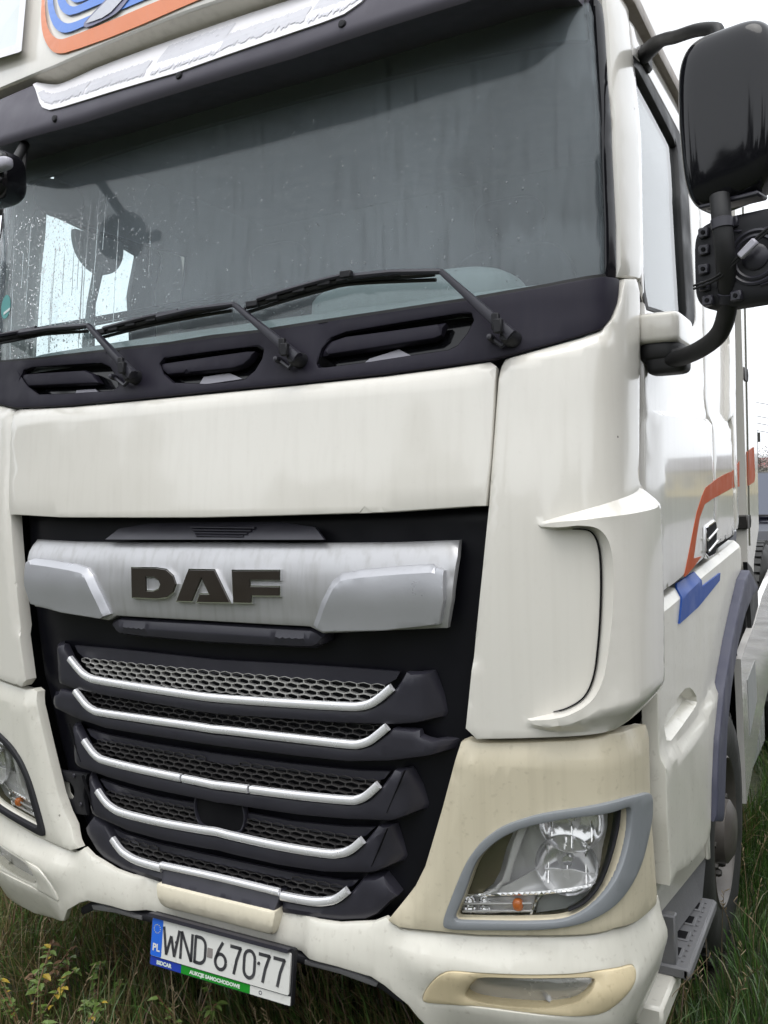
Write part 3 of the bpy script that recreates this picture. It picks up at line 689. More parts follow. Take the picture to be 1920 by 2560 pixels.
def headlamp(sg):
    mm = (lambda l: l) if sg > 0 else mir
    hpn = panel('headlight_panel', [mm(hlp), mm(lo_b)], 0, 'yellowed' if sg > 0 else 'cream_low', T, .03, .035, (.004, .004), lambda s, z: tp(s, z)+ni(s, z), cons=[hc1*[sg, 1], hc2*[sg, 1]], label='yellowed cream plastic panel round the headlight' if sg > 0 else None)
    lamp = panel('headlight', mm([(a+(.0), b) for a, b in shr(lo_b, -.006)]), -.064, 'lamp_silver', T, .006, .02, None, lambda s, z: .012*np.abs(((np.abs(s)*14+z*3) % 1)-.5), smooth=12)
    # side wall of the lamp pocket
    q = dens(np.array(mm(lo_b)), .03); k = len(q)
    V = np.concatenate([BODY.pt(q[:, 0], q[:, 1], np.full(k, -.008)), BODY.pt(q[:, 0], q[:, 1], np.full(k, -.066))])
    mk('lamp_pocket', V, [(i, (i+1) % k, k+(i+1) % k, k+i) for i in range(k)], 'olive', lamp)
    V = np.concatenate([BODY.pt(q[:, 0], q[:, 1], np.full(k, -.004)), BODY.pt(*np.array(shr(q, .004)).T, np.full(k, -.024))])
    mk('lamp_pocket_lip', V, [(i, (i+1) % k, k+(i+1) % k, k+i) for i in range(k)], 'yellowed' if sg > 0 else 'cream_low', lamp)
    ribbon('lens_rim', mm(list(lens_l[7:13])), -.003, .006, 'matte', lamp, .02, sm=4)
    panel('lamp_bezel', [mm(bz_o), mm(lo_b)], .012, 'bezel' if sg > 0 else 'matte', lamp, .016, .03, (.006, .005))
    panel('lens', mm(lens_l), -.008, 'lens', lamp, .004, .04)
    F_ = lambda l, o=0.: mm(H(zz3(l), o))
    panel('reflector_fin', F_([(630, 245), (585, 275), (540, 400), (500, 560), (462, 660), (400, 725), (300, 765), (420, 760), (470, 690), (520, 665), (560, 520), (610, 380), (660, 250)], -.02), -.018, 'lamp_silver', lamp, .01, .02, (.004, .004))
    panel('side_reflector', F_([(560, 285), (480, 335), (380, 410), (290, 520), (225, 700), (205, 760), (310, 755), (400, 690), (450, 600), (500, 420)], -.03), -.036, 'olive', lamp, .006, .03)
    panel('tray_edge', F_([(195, 762), (420, 752), (760, 740), (1000, 712), (1190, 678), (1185, 700), (1000, 735), (780, 765), (745, 785), (720, 830), (690, 912), (672, 912), (715, 800), (745, 765), (420, 775), (195, 780)], -.02), -.02, 'chrome', lamp, .02, .02, (.003, .003))
    panel('shelf_reflector', F_([(330, 750), (540, 670), (700, 600), (860, 575), (1000, 570), (1130, 620), (1160, 675), (1000, 705), (760, 735)], -.03), -.034, 'lamp_silver', lamp, .006, .03, None, lambda s, z: .012*np.cos(np.abs(s)*40))
    n_ = BODY.nrm(np.array([BODY.hit(*zz3([(960, 500)])[0])[0]]), np.array([1.]))[0]; n_ = np.array([n_[0]*sg, n_[1], n_[2]])
    for (cx_, cy_), rr_, dd in (((950, 545), .080, .046), ((985, 215), .084, .046)):
        h = BODY.hit(*zz3([(cx_, cy_)])[0], -.018); c = BODY.pt(sg*h[0], h[1], -.018)
        bw = bowl('reflector', c, rr_, n_, dd, 'reflector', lamp)
        b = Buf(); b.lathe([(.0, -.028), (.012, -.03), (.016, -.045), (.016, -.07)], c, n_, 14); b.mk('bulb', 'reflector', bw)
        for j, an in enumerate(np.linspace(-.7, .7, 3)):
            b = Buf(); u_ = np.cross(n_, (0, 0, 1.)); u_ /= np.linalg.norm(u_)
            x_ = rr_*.85*an; zz_ = math.sqrt(max(0, rr_**2*.8-x_**2))
            b.tube([c+u_*x_+np.array([0, 0, zz_])-n_*.01, c+u_*x_-n_*.045, c+u_*x_-np.array([0, 0, zz_])-n_*.01], .0022, 6); b.mk('reflector_rib', 'chrome', bw)
    panel('indicator_tray', F_([(190, 785), (715, 785), (690, 905), (140, 905)], -.03), -.040, 'lamp_silver', lamp, .006, .03, None, lambda s, z: .006*np.sin(z*260))
    for k_, (a, b) in enumerate(((235, 805), (345, 805), (235, 855), (345, 855))):
        h = BODY.hit(*zz3([(a, b)])[0], -.03); bowl('led_cup', BODY.pt(sg*h[0], h[1], -.026), .015, n_, .012, 'chrome', lamp, 14)
    h = BODY.hit(*zz3([(600, 820)])[0], -.04); b = Buf(); b.rbox(BODY.pt(sg*h[0], h[1], -.028), (.014, .014, .016), .8, 14, 10); b.mk('indicator_bulb', 'amber', lamp)
    for yy in (835, 890):
        ribbon('tray_rib', F_([(170, yy), (690, yy-2)], -.02), -.022, .006, 'dullchrome', lamp, .006, sm=0)
    panel('lower_lamp_wall', F_([(720, 910), (745, 810), (790, 775), (1000, 745), (1175, 712), (1080, 810), (950, 880)], -.03), -.042, 'bezel', lamp, .006, .03)
headlamp(1); headlamp(-1)

# ---- bumper
bp_t = H([(545, 2262), (690, 2294), (697, 2294), (839, 2315), (926, 2312), (958, 2300), (966, 2308), (996, 2328), (1191, 2346), (1365, 2349), (1540, 2329), (1640, 2275)])
zr = bp_t[-1]
bp_r = [(zr[0]+.05, zr[1]+.02), (zr[0]+.075, zr[1]-.08), (zr[0]+.075, .60), (zr[0]+.06, .52), (zr[0]+.02, .46)]
lowz = .40
bp_b = [(1.15, .415), (.95, .405), (.80, .43), (.70, .475)]+H([(1018, 2515), (960, 2466), (926, 2444), (839, 2418), (706, 2384), (545, 2352)])
bump = symm(bp_t+bp_r+bp_b)
fo = H([(1054, 2502), (1060, 2482), (1076, 2459), (1100, 2434), (1128, 2421), (1191, 2427), (1307, 2433), (1423, 2433), (1510, 2421), (1573, 2407), (1580, 2418), (1573, 2453), (1539, 2505), (1510, 2531), (1452, 2541), (1365, 2541), (1191, 2520), (1064, 2511)])
fo = [tuple(p) for p in chaikin(fo, 2, .2)]
tb = edge_drop(bp_t[2:], .05, .012)
b_c = inset_line(bp_t[6:], .05, bump)
def bdisp(s, z):
    a = np.abs(s)
    roll = -.05*sstep((.60-z)/.2)*sstep((a-.62)/.2)
    return tb(s, z)+roll-.035*sstep((.36-a)/.07)+.018*np.exp(-((z-.66)/.05)**2)*sstep((a-.6)/.1)
bumper = panel('bumper', [bump, fo, mir(fo)], -.002, 'cream_low', T, .016, .03, (.005, .004), bdisp, cons=[b_c, b_c*[-1, 1]])
fi = H([(1160, 2493), (1168, 2475), (1180, 2458), (1200, 2440), (1307, 2444), (1400, 2444), (1490, 2441), (1477, 2475), (1440, 2508), (1365, 2524), (1249, 2519), (1185, 2508)])
fi = [tuple(p) for p in chaikin(fi, 2, .2)]
for sg in (1, -1):
    mm = (lambda l: l) if sg > 0 else mir
    fs = panel('fog_lamp_surround', [mm(fo), mm(fi)], .002, 'ochre' if sg > 0 else 'cream_low', T, .05, .014, (.008, .006), lambda s, z: bdisp(s, z)-.008*sstep((.035-bdist(np.stack([np.abs(s), z], 1), [np.array(fi)]))/.035))
    fl = panel('fog_lamp', mm(shr(fi, -.004)), -.045, 'dullchrome', T, .006, .03, None, bdisp)
    panel('fog_lens', mm(shr(fi, -.003)), -.005, 'lens', fl, .005, .03, (.01, .006), bdisp)
    h = np.mean(np.array(fi), 0); h = (h[0]+.09, h[1]+.01); c = BODY.pt(sg*h[0], h[1], -.03)
    bowl('fog_reflector', c, .042, BODY.nrm(np.array([sg*h[0]]), np.array([h[1]]))[0], .03, 'chrome', fl, 20)
# black lip along the notch
lip = H([(545, 2356), (706, 2388), (839, 2424), (926, 2450), (958, 2470), (1000, 2506), (1000, 2530), (950, 2492), (920, 2474), (839, 2448), (706, 2412), (545, 2380)], -.01)
panel('bumper_lip', symm(lip), -.03, 'matte', T, .05, .03, (.01, .01))
lw = H([(750, 2412), (839, 2432), (900, 2452), (935, 2470), (930, 2480), (839, 2446), (750, 2422)], 0)
for sg in (1, -1): panel('worn_lip_edge', lw if sg > 0 else mir(lw), -.022, 'step', T, .02, .03, (.004, .004))
# towing flap
tf = H([(543, 2247), (686, 2281), (687, 2292), (679, 2334), (672, 2342), (660, 2340), (543, 2308)], -.002)
zf = (tf[0][1]+tf[-1][1])/2
fl_l = symm(tf)
panel('towing_flap', fl_l, .0, 'flap', T, .05, .02, (.006, .005), lambda s, z: -.8*np.clip((zf-.004-np.abs(s)*0)-z, 0, 1)*.6, extra=[(s, zf-.004) for s in np.linspace(-.3, .3, 24)])

# ---- number plate
pc = np.array([.004, -.098, .0]); 
PT = at_y(538, 2341, -.095); PTz = at_y(372, 2299, -.095)[2]*.5+at_y(706, 2384, -.095)[2]*.5
tilt = R(9)
pbz = PTz-.117
def pframe(a, b, h):    # a right, b up from plate's centre, h out
    c = np.array([PT[0], -.088, PTz-.057])
    return c+np.array([a, math.sin(tilt)*b-math.cos(tilt)*h, math.cos(tilt)*b+math.sin(tilt)*h])
def rr(x0, x1, y0, y1, r=.006):
    out = []
    for cx_, cy_, a0 in ((x1-r, y1-r, 0), (x0+r, y1-r, 90), (x0+r, y0+r, 180), (x1-r, y0+r, 270)):
        for t in (0, 30, 60, 90): out.append((cx_+r*math.cos(R(a0+t)), cy_+r*math.sin(R(a0+t))))
    return out
plate = flatshape('licence_plate', rr(-.268, .268, -.088, .068, .006), lambda a, b, h: pframe(a, b, h-.022), 'matte', T, .016)
flatshape('holder_rail', rr(-.270, .256, .0585, .070, .003), lambda a, b, h: pframe(a, b, h-.006), 'satin', plate, .016)
flatshape('plate_sheet', rr(-.260, .260, -.057, .057, .006), lambda a, b, h: pframe(a, b, h-.006), 'plate', plate, .006)
flatshape('country_band', rr(-.259, -.216, -.056, .056, .005), lambda a, b, h: pframe(a, b, h), 'plate_blue', plate, .001)
for k in range(12):
    a_ = 2*math.pi*k/12; flatshape('star', [(-.2375+.0125*math.cos(a_)+.0016*math.cos(t), .026+.0125*math.sin(a_)+.0016*math.sin(t)) for t in np.linspace(0, 2*math.pi, 6)[:-1]], lambda a, b, h: pframe(a, b, h+.001), 'star', plate, .0004)
text_flat('country_code', 'PL', .030, lambda a, b, h: pframe(a-.237, b-.030, h+.0006), 'plate', plate, 1.0, bold=.001)
def stroke(paths, wd):   # union of stroke quads, laid slightly staggered
    out = []
    for p in paths:
        P = np.array(p, float); T_ = np.gradient(P, axis=0); T_ /= np.linalg.norm(T_, axis=1)[:, None]
        N = np.stack([-T_[:, 1], T_[:, 0]], 1)*wd/2
        out.append((P+N, P-N))
    return out
def arc(cx_, cy_, rx, ry, a0, a1, n=10): return [(cx_+rx*math.cos(R(a)), cy_+ry*math.sin(R(a))) for a in np.linspace(a0, a1, n)]
GL = {
 'W': [[(0, 1), (.24, 0)], [(.24, 0), (.5, .72)], [(.5, .72), (.76, 0)], [(.76, 0), (1, 1)]],
 'N': [[(.05, 0), (.05, 1)], [(.05, 1), (.95, 0)], [(.95, 0), (.95, 1)]],
 'D': [[(.08, 0), (.08, 1)], [(.08, .96), (.45, .96)]+arc(.45, .68, .5, .28, 90, 0, 7)+arc(.45, .32, .5, .28, 0, -90, 7)+[(.08, .04)]],
 '6': [arc(.5, .30, .42, .27, 0, 360, 20), [(.10, .36), (.30, .68), (.62, 1.0)]],
 '7': [[(.05, .95), (.95, .95)], [(.92, .98), (.62, .50), (.45, 0)]],
 '0': [arc(.5, .70, .42, .27, 0, 180, 9)+arc(.5, .30, .42, .27, 180, 360, 9)+[(.92, .70)]]}
xc = -.211
for ch_, wd in (('W', .062), ('N', .047), ('D', .045), ('-', .030), ('6', .047), ('7', .045), ('0', .045), ('7', .045), ('7', .045)):
    if ch_ == '-':
        flatshape('plate_seal', rr(xc-.002, xc+.018, -.016, .012, .002), lambda a, b, h: pframe(a, b, h), 'seal_grey', plate, .001); xc += .026; continue
    b_ = Buf()
    for (A, B) in stroke([[(p[0]*wd+xc, p[1]*.080-.042) for p in path] for path in GL[ch_]], .0098):
        k = len(A); V = [pframe(*a, .0012) for a in A]+[pframe(*a, .0012) for a in B]; b_.add(V, [(i, i+1, k+i+1, k+i) for i in range(k-1)])
    b_.mk('plate_character', 'plate_ink', plate, 0); xc += wd+.007
flatshape('auction_strip', rr(-.262, -.138, -.085, -.061, .002), lambda a, b, h: pframe(a, b, h-.006), 'strip_blue', plate, .002)
flatshape('auction_strip', rr(-.1375, .122, -.085, -.061, .001), lambda a, b, h: pframe(a, b, h-.006), 'strip_green', plate, .002)
flatshape('auction_strip', rr(.1225, .264, -.085, -.061, .002), lambda a, b, h: pframe(a, b, h-.006), 'plate', plate, .002)
text_flat('strip_lettering', 'BIDCAR', .016, lambda a, b, h: pframe(a-.205, b-.0735, h-.0035), 'strip_text', plate, 1.05, bold=.0008)
text_flat('strip_lettering', 'AUKCJE SAMOCHODOWE', .0145, lambda a, b, h: pframe(a-.008, b-.0735, h-.0035), 'strip_text', plate, 1.1, bold=.0008)
flatshape('strip_mark', [[(.160+.006*math.cos(t), -.073+.006*math.sin(t)) for t in np.linspace(0, 2*math.pi, 13)[:-1]], [(.160+.0035*math.cos(t), -.073+.0035*math.sin(t)) for t in np.linspace(0, 2*math.pi, 13)[:-1]]], lambda a, b, h: pframe(a, b, h-.004), 'strip_text_grey', plate, .0006)
for x_, z_ in ((-.158, .002), (.152, .008)):
    b_ = Buf(); b_.lathe([(0, .003), (.004, .003), (.005, 0)], pframe(x_, z_, .001), pframe(0, 0, 1)-pframe(0, 0, 0), 10); b_.mk('plate_screw', 'plate_ink', plate)

# ---- cowl below the windscreen
gb = [(505, 846), (637, 829), (960, 779), (1151, 750), (1365, 713), (1518, 688), (1545, 692), (1558, 697)]
cw_r = [(1550, 756), (1533, 795), (1508, 820), (1450, 837), (1380, 856), (1258, 889), (1226, 897), (1105, 914), (960, 933), (723, 958), (497, 980)]
cw = symm(H(gb+cw_r))
z1 = lambda l: [(x/2.592, 860+y/2.592) for x, y in l]
z3 = lambda l: [(x/1.728, 600+y/1.728) for x, y in l]
zr_ = lambda l: [(760+x/2.9625, 700+y/2.9625) for x, y in l]
rec = [z1([(140, 168), (200, 148), (430, 132), (640, 118), (700, 145), (742, 210), (755, 268), (720, 297), (560, 308), (400, 318), (240, 322), (170, 272), (120, 205)]),
       z3([(683, 530), (700, 508), (900, 480), (1110, 455), (1132, 468), (1125, 510), (1095, 560), (1050, 598), (960, 612), (880, 618), (740, 612), (700, 575)]),
       zr_([(85, 610), (125, 500), (195, 420), (300, 380), (700, 312), (1150, 242), (1232, 240), (1250, 290), (1200, 390), (1130, 475), (1060, 510), (800, 548), (480, 598), (150, 640), (95, 640)])]
hand = [z1([(125, 197), (160, 188), (540, 163), (590, 185), (625, 240), (600, 248), (380, 258), (170, 268)]),
        z3([(685, 530), (1060, 475), (1095, 474), (1075, 510), (1045, 535), (1000, 550), (860, 564), (720, 577), (695, 555)]),
        zr_([(130, 552), (150, 480), (205, 440), (300, 408), (700, 355), (1045, 305), (1010, 390), (960, 425), (930, 430), (520, 495)])]
tabs = [z1([(480, 282), (600, 275), (630, 300), (470, 314)]), z3([(872, 578), (985, 562), (1040, 587), (850, 615)]), zr_([(480, 557), (700, 487), (812, 545), (415, 612)])]
rl = [H(r) for r in rec]
cowl = panel('cowl', [cw]+rl, -.006, 'cowl', T, .012, .045, (.006, .005))
for r, hh, tt in zip(rl, hand, tabs):
    q = dens(np.array(r), .03); k = len(q)
    V = np.concatenate([BODY.pt(q[:, 0], q[:, 1], np.full(k, -.009)), BODY.pt(q[:, 0], q[:, 1], np.full(k, -.060))])
    pocket = panel('grip_recess', [tuple(p) for p in shr(r, -.004)], -.058, 'gloss', cowl, .008, .05)
    mk('recess_wall', V, [(i, (i+1) % k, k+(i+1) % k, k+i) for i in range(k)], 'gloss', pocket)
    panel('grab_handle', H(hh, -.01), -.012, 'cowl', cowl, .022, .03, (.010, .008))
    panel('recess_tab', H(tt, -.035), -.044, 'tabgrey', cowl, .008, .03)

# ---- windscreen
wg = symm([(0, BODY.hit(505, 845)[1]-.01)]+H([(637, 832), (960, 782), (1151, 753), (1365, 716), (1518, 691), (1524, 560), (1516, 376), (1508, 200), (1501, 60)])+[(BODY.hit(1499, 40)[0]-.02, 3.22), (0, 3.22)])
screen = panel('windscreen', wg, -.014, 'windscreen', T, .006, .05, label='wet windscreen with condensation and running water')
fr = H([(1518, 693), (1548, 694), (1546, 560), (1537, 376), (1526, 200), (1518, 60)])
s_ = fr[-1][0]; fr2 = [(s_-.002, 3.22), (s_-.035, 3.24)]+H([(1494, 60), (1502, 200), (1510, 376), (1518, 560)])
for sg in (1, -1):
    l_ = fr+fr2; panel('screen_frame', l_ if sg > 0 else mir(l_), -.006, 'gloss', T, .02, .04, (.006, .005))
panel('screen_seal', symm([(0, BODY.hit(505, 838)[1])]+H([(637, 823), (960, 773), (1151, 744), (1365, 707), (1518, 682), (1522, 690), (1365, 715), (1151, 752), (960, 781), (637, 831)])+[(0, BODY.hit(505, 848)[1])]), -.008, 'rubber', T, .01, .05)
# header band behind the visor
panel('screen_header', [(-1.2, 3.12), (1.2, 3.12), (1.2, 3.40), (-1.2, 3.40)], -.022, 'matte', T, .02, .08)
# raindrops on the glass
b_ = Buf(); N_ = 2300
for _ in range(N_):
    if random.random() < .72: s_, z_ = random.gauss(-.78, .24), random.uniform(2.46, 2.98)
    else: s_, z_ = random.uniform(-1.1, 1.05), random.uniform(2.46, 3.05)
    if abs(s_) > 1.2: continue
    r_ = random.choice((.0012, .0015, .0018, .0022, .003)); el = random.choice((1, 1, 1.3, 2.))
    c = BODY.pt(np.array(s_), np.array(z_), -.0139); n_ = BODY.nrm(np.array(s_), np.array(z_)); u_ = np.cross((0, 0, 1.), n_); u_ /= np.linalg.norm(u_); v_ = np.cross(n_, u_)
    V = [c+n_*r_*.55]+[c+r_*.75*(math.cos(t)*u_+math.sin(t)*v_*el)+n_*r_*.35 for t in np.linspace(0, 2*math.pi, 7)[:-1]]+[c+r_*(math.cos(t)*u_+math.sin(t)*v_*el) for t in np.linspace(0, 2*math.pi, 7)[:-1]]
    F = [(0, 1+i, 1+(i+1) % 6) for i in range(6)]+[(1+i, 7+i, 7+(i+1) % 6, 1+(i+1) % 6) for i in range(6)]+[tuple(range(12, 6, -1))]
    b_.add(V, F)
for _ in range(20):   # rivulets
    s_ = random.gauss(-.72, .26); z0 = random.uniform(2.7, 3.0); ln = random.uniform(.1, .4); zz_ = np.linspace(z0, max(2.46, z0-ln), 9)
    ss = s_+np.cumsum([random.gauss(0, .0012) for _ in zz_]); P = BODY.pt(ss, zz_, np.full(9, -.0134)); b_.tube(P, .0011, 5)
dr = b_.mk('raindrops', 'drop', screen, 60); dr['kind'] = 'stuff'
# round sticker, lower left of the glass
sc_ = BODY.hit(6, 765)
st = panel('screen_sticker', [(sc_[0]+.035*math.cos(t), sc_[1]+.045*math.sin(t)) for t in np.linspace(0, 2*math.pi, 20)[:-1]], -.0125, 'sticker', screen, .001, .05)
panel('sticker_band', [(sc_[0]-.01, sc_[1]-.03), (sc_[0]+.035, sc_[1]-.018), (sc_[0]+.035, sc_[1]-.008), (sc_[0]-.01, sc_[1]-.02)], -.0112, 'sticker_w', st, .001, .05)

# ---- A-pillars
ap = H([(1553, 690), (1552, 560), (1541, 376), (1530, 200), (1522, 60)])
s2 = ap[-1][0]
DS = float(np.interp(.67, PYs, PS))-1.716; sd_ = 1.402+DS-.007
apr = [(s2-.005, 3.28), (sd_-.006, 3.30), (sd_, 3.0), (sd_, 2.62), (sd_, BODY.hit(1590, 688)[1]), (sd_-.02, BODY.hit(1588, 690)[1])]
for sg in (1, -1):
    l_ = ap+apr; panel('a_pillar', l_ if sg > 0 else mir(l_), -.002, 'cream', T, .03, .04, (.02, .012))

# ---- visor, strip and roof
XS = np.linspace(-1.13, 1.13, 81)
def row(c, tab, xs=XS, k=.06):
    tx, tz = zip(*tab); a = np.abs(xs); y = c+k*xs**2+.9*np.clip(a-.95, 0, 1)**2*3
    return np.stack([xs, y, np.interp(a, tx, tz)], 1)
def loft(name, rows, m, parent, closed=False, smooth=35, label=None):
    n = len(rows[0]); V = np.concatenate(rows); F = [(i*n+j, i*n+j+1, (i+1)*n+j+1, (i+1)*n+j) for i in range(len(rows)-1) for j in range(n-1)]
    if closed: i = len(rows)-1; F += [(i*n+j, i*n+j+1, j+1, j) for j in range(n-1)]; F += [tuple(k*n for k in range(len(rows))), tuple(k*n+n-1 for k in range(len(rows)))[::-1]]
    return fixn(mk(name, V, F, m, parent, smooth, label))
t0 = [(0, 3.137), (.4, 3.139), (.7, 3.157), (.9, 3.168), (1.13, 3.19)]
t1 = [(0, 3.190), (.35, 3.201), (.5, 3.209), (.567, 3.217), (.62, 3.245), (.66, 3.30), (.70, 3.355), (.82, 3.357), (1.13, 3.362)]
up = lambda t, d: [(a, b+d) for a, b in t]
r1c = row(-.05, t1); r1c[:, 1] += np.clip(r1c[:, 2]-3.20, 0, 1)*.35
visor = loft('sun_visor', [row(.17, up(t0, .03)), row(-.035, up(t0, .004)), row(-.043, t0), row(-.052, up(t0, .010)), row(-.056, up(t0, .03)), r1c, r1c+[0, .02, .0], row(.20, up(t1, .02))], 'visor', T, True)
for u, v in ((143, 300), (453, 193), (860, 65)):
    p = at_y(u, v, -.045+.06*at_y(u, v, -.04)[0]**2); b_ = Buf()
    b_.lathe([(0, .016), (.009, .015), (.012, .010), (.0125, .002), (.017, .001), (.018, -.006)], p, (0, -1, .1), 14); b_.mk('visor_bolt', 'matte', visor)
xs_s = np.linspace(-.705, .705, 61)
a_ = row(-.05, t1, xs_s); a_[:, 1] += np.clip(a_[:, 2]-3.20, 0, 1)*.35-.006
t2 = [(0, 3.356), (.45, 3.358), (.55, 3.354), (.64, 3.352), (.705, 3.368)]
c_ = row(.05, t2, xs_s); e_ = np.clip((np.abs(xs_s)-.60)/.105, 0, 1)**1.5; c_[:, 1] -= .035*e_
b1 = a_*.72+c_*.28; b1[:, 1] -= .012*(1-e_); b2 = a_*.30+c_*.70; b2[:, 1] -= .010*(1-e_)
strip = loft('visor_strip', [a_+[0, .03, 0], a_, b1, b2, c_, c_+[0, .03, 0]], 'white_strip', T, True, label='white strip with peeling grey film above the visor')
# peeling film patches on the strip
def on_strip(x, t):   # t 0 bottom .. 1 top
    rows = [a_, b1, b2, c_]; f = np.interp(t, [0, .28, .70, 1], [0, 1, 2, 3]); i = min(int(f), 2); fr_ = f-i
    q = [np.array([np.interp(x, xs_s, r[:, k]) for k in range(3)]) for r in (rows[i], rows[i+1])]; return q[0]*(1-fr_)+q[1]*fr_
xx = -.655
while xx < .62:
    wd = random.uniform(.16, .34); x1 = min(xx+wd, .64); n = max(6, int(wd/.005)); V = []
    t_lo, t_hi = random.choice(((.12, .40), (.14, .42), (.16, .50), (.12, .78)))
    for i in range(n+1):
        x = xx+(x1-xx)*i/n; jl = random.choice((-.06, -.03, 0, .02, .05, .09))*random.random(); jh = random.uniform(-.03, .03)
        for t in (t_lo+jl, (t_lo+t_hi)/2, t_hi+jh): V.append(on_strip(x+(t-.3)*.03, t)+np.array([0, -.0016, .0006]))
    F = [(3*i+j, 3*i+3+j, 3*i+4+j, 3*i+1+j) for i in range(n) for j in range(2)]
    mk('film_patch', V, F, 'film', strip, 0); xx = x1+random.uniform(.0, .03)
# roof cap with undercut
t3 = [(0, 3.388), (.6, 3.380), (.8, 3.385), (1.13, 3.40)]
cu = row(.05, t2+[(.8, 3.366), (1.13, 3.372)]); cu[:, 1] += .03
rf = [cu, cu*.5+row(.0, t3)*.5+[0, .01, 0], row(.004, t3)]
RS = np.linspace(-1.66, 1.66, 121)
def rrow(c, dz, kx=1.):
    a = np.abs(RS); x = np.sign(RS)*np.interp(a, PS, PXs); tx, tz = zip(*t3); z = np.interp(np.abs(x), tx, tz)+dz; k = np.interp(z, BODY.kz, BODY.k)*kx
    return np.stack([x*np.where(a > .9, k, 1-(1-k)*a/.9), c+np.interp(a, PS, PYs)+.006*np.minimum(np.abs(x), .9)**2, z], 1)
rf2 = [rrow(.006, 0), rrow(-.004, .006), rrow(-.004, .014)]
for dz, dy, kx in ((.10, .012, .995), (.25, .05, .98), (.45, .12, .955), (.65, .21, .92), (.8, .32, .88), (.9, .50, .84)):
    rf2.append(rrow(dy, dz, min(1., .12+kx)))
back = rf2[-1].copy(); back[:, 1] = 2.0; back[:, 2] += .02; rf2.append(back)
loft('roof_underside', rf, 'tan_under', T)
roof = loft('roof_cap', rf2, 'cream', T)
# roof front as a function for the decals
def roof_hit(u, v, dof=.003):
    d = ray(u, v); t = np.linspace(1.8, 5, 3000); P = CAM+t[:, None]*d
    zc = np.array([0, .014, .10, .25, .45, .65, .8, .9]); yc = np.array([-.004, -.004, .012, .05, .12, .21, .32, .50])
    y = np.interp(P[:, 2]-3.385, zc, yc)+.06*P[:, 0]**2-dof; i = int(np.argmax(P[:, 1] > y)); return P[i]
z6 = lambda l: [(x/3.318, y/3.318) for x, y in l]
def decal(name, loop, m, dof=.006, ch=1):
    l = chaikin(np.array(z6(loop)), ch); V2 = dens(l, 8); pts = [Vector((float(a), float(b))) for a, b in V2]
    vs, es, fs, *_ = delaunay_2d_cdt(pts, [(i, (i+1) % len(pts)) for i in range(len(pts))], [], 0, 1e-6)
    P = np.array([(v.x, v.y) for v in vs]); F = np.array([tuple(f) for f in fs]); F = F[inpoly(P[F].mean(1), [V2])]
    V = [roof_hit(u, v, dof) for u, v in P]; o = mk(name, V, F, m, roof, 0); return fixn(o)
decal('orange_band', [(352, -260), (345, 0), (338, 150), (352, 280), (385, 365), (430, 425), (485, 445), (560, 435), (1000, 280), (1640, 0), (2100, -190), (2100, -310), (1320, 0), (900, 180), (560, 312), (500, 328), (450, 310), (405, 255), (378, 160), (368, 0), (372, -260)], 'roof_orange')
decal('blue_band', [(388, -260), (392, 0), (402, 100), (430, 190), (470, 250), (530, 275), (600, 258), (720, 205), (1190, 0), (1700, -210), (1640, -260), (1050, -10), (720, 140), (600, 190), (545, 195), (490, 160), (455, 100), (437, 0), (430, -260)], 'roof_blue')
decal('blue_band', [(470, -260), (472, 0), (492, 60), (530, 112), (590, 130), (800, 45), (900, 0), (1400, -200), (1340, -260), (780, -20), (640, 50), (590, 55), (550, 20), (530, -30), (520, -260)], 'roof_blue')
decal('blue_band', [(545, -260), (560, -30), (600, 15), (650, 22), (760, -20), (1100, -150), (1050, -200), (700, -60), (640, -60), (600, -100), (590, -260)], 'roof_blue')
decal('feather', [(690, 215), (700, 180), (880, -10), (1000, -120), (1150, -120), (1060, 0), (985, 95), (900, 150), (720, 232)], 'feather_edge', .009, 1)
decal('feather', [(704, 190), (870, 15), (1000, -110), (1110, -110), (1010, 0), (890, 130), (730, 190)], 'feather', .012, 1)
# lamp box in the roof corner
L_o = z6([(225, -120), (213, 20), (178, 420), (160, 432), (0, 480), (-160, 520), (-160, -120)]); L_i = z6([(178, -120), (165, 20), (132, 355), (118, 370), (0, 412), (-140, 450), (-140, -120)])
lampf = mk('roof_lamp', [roof_hit(u, v, .03) for u, v in L_o]+[roof_hit(u, v, .03) for u, v in L_i]+[roof_hit(u, v, -.01) for u, v in L_o], [(i, (i+1) % 7, 7+(i+1) % 7, 7+i) for i in range(7)]+[(14+i, 14+(i+1) % 7, (i+1) % 7, i) for i in range(7)], 'white_strip', T, 30)
mk('roof_lamp_lens', [roof_hit(u, v, .022) for u, v in L_i], [tuple(range(7))], 'sticker_w', lampf, 0)

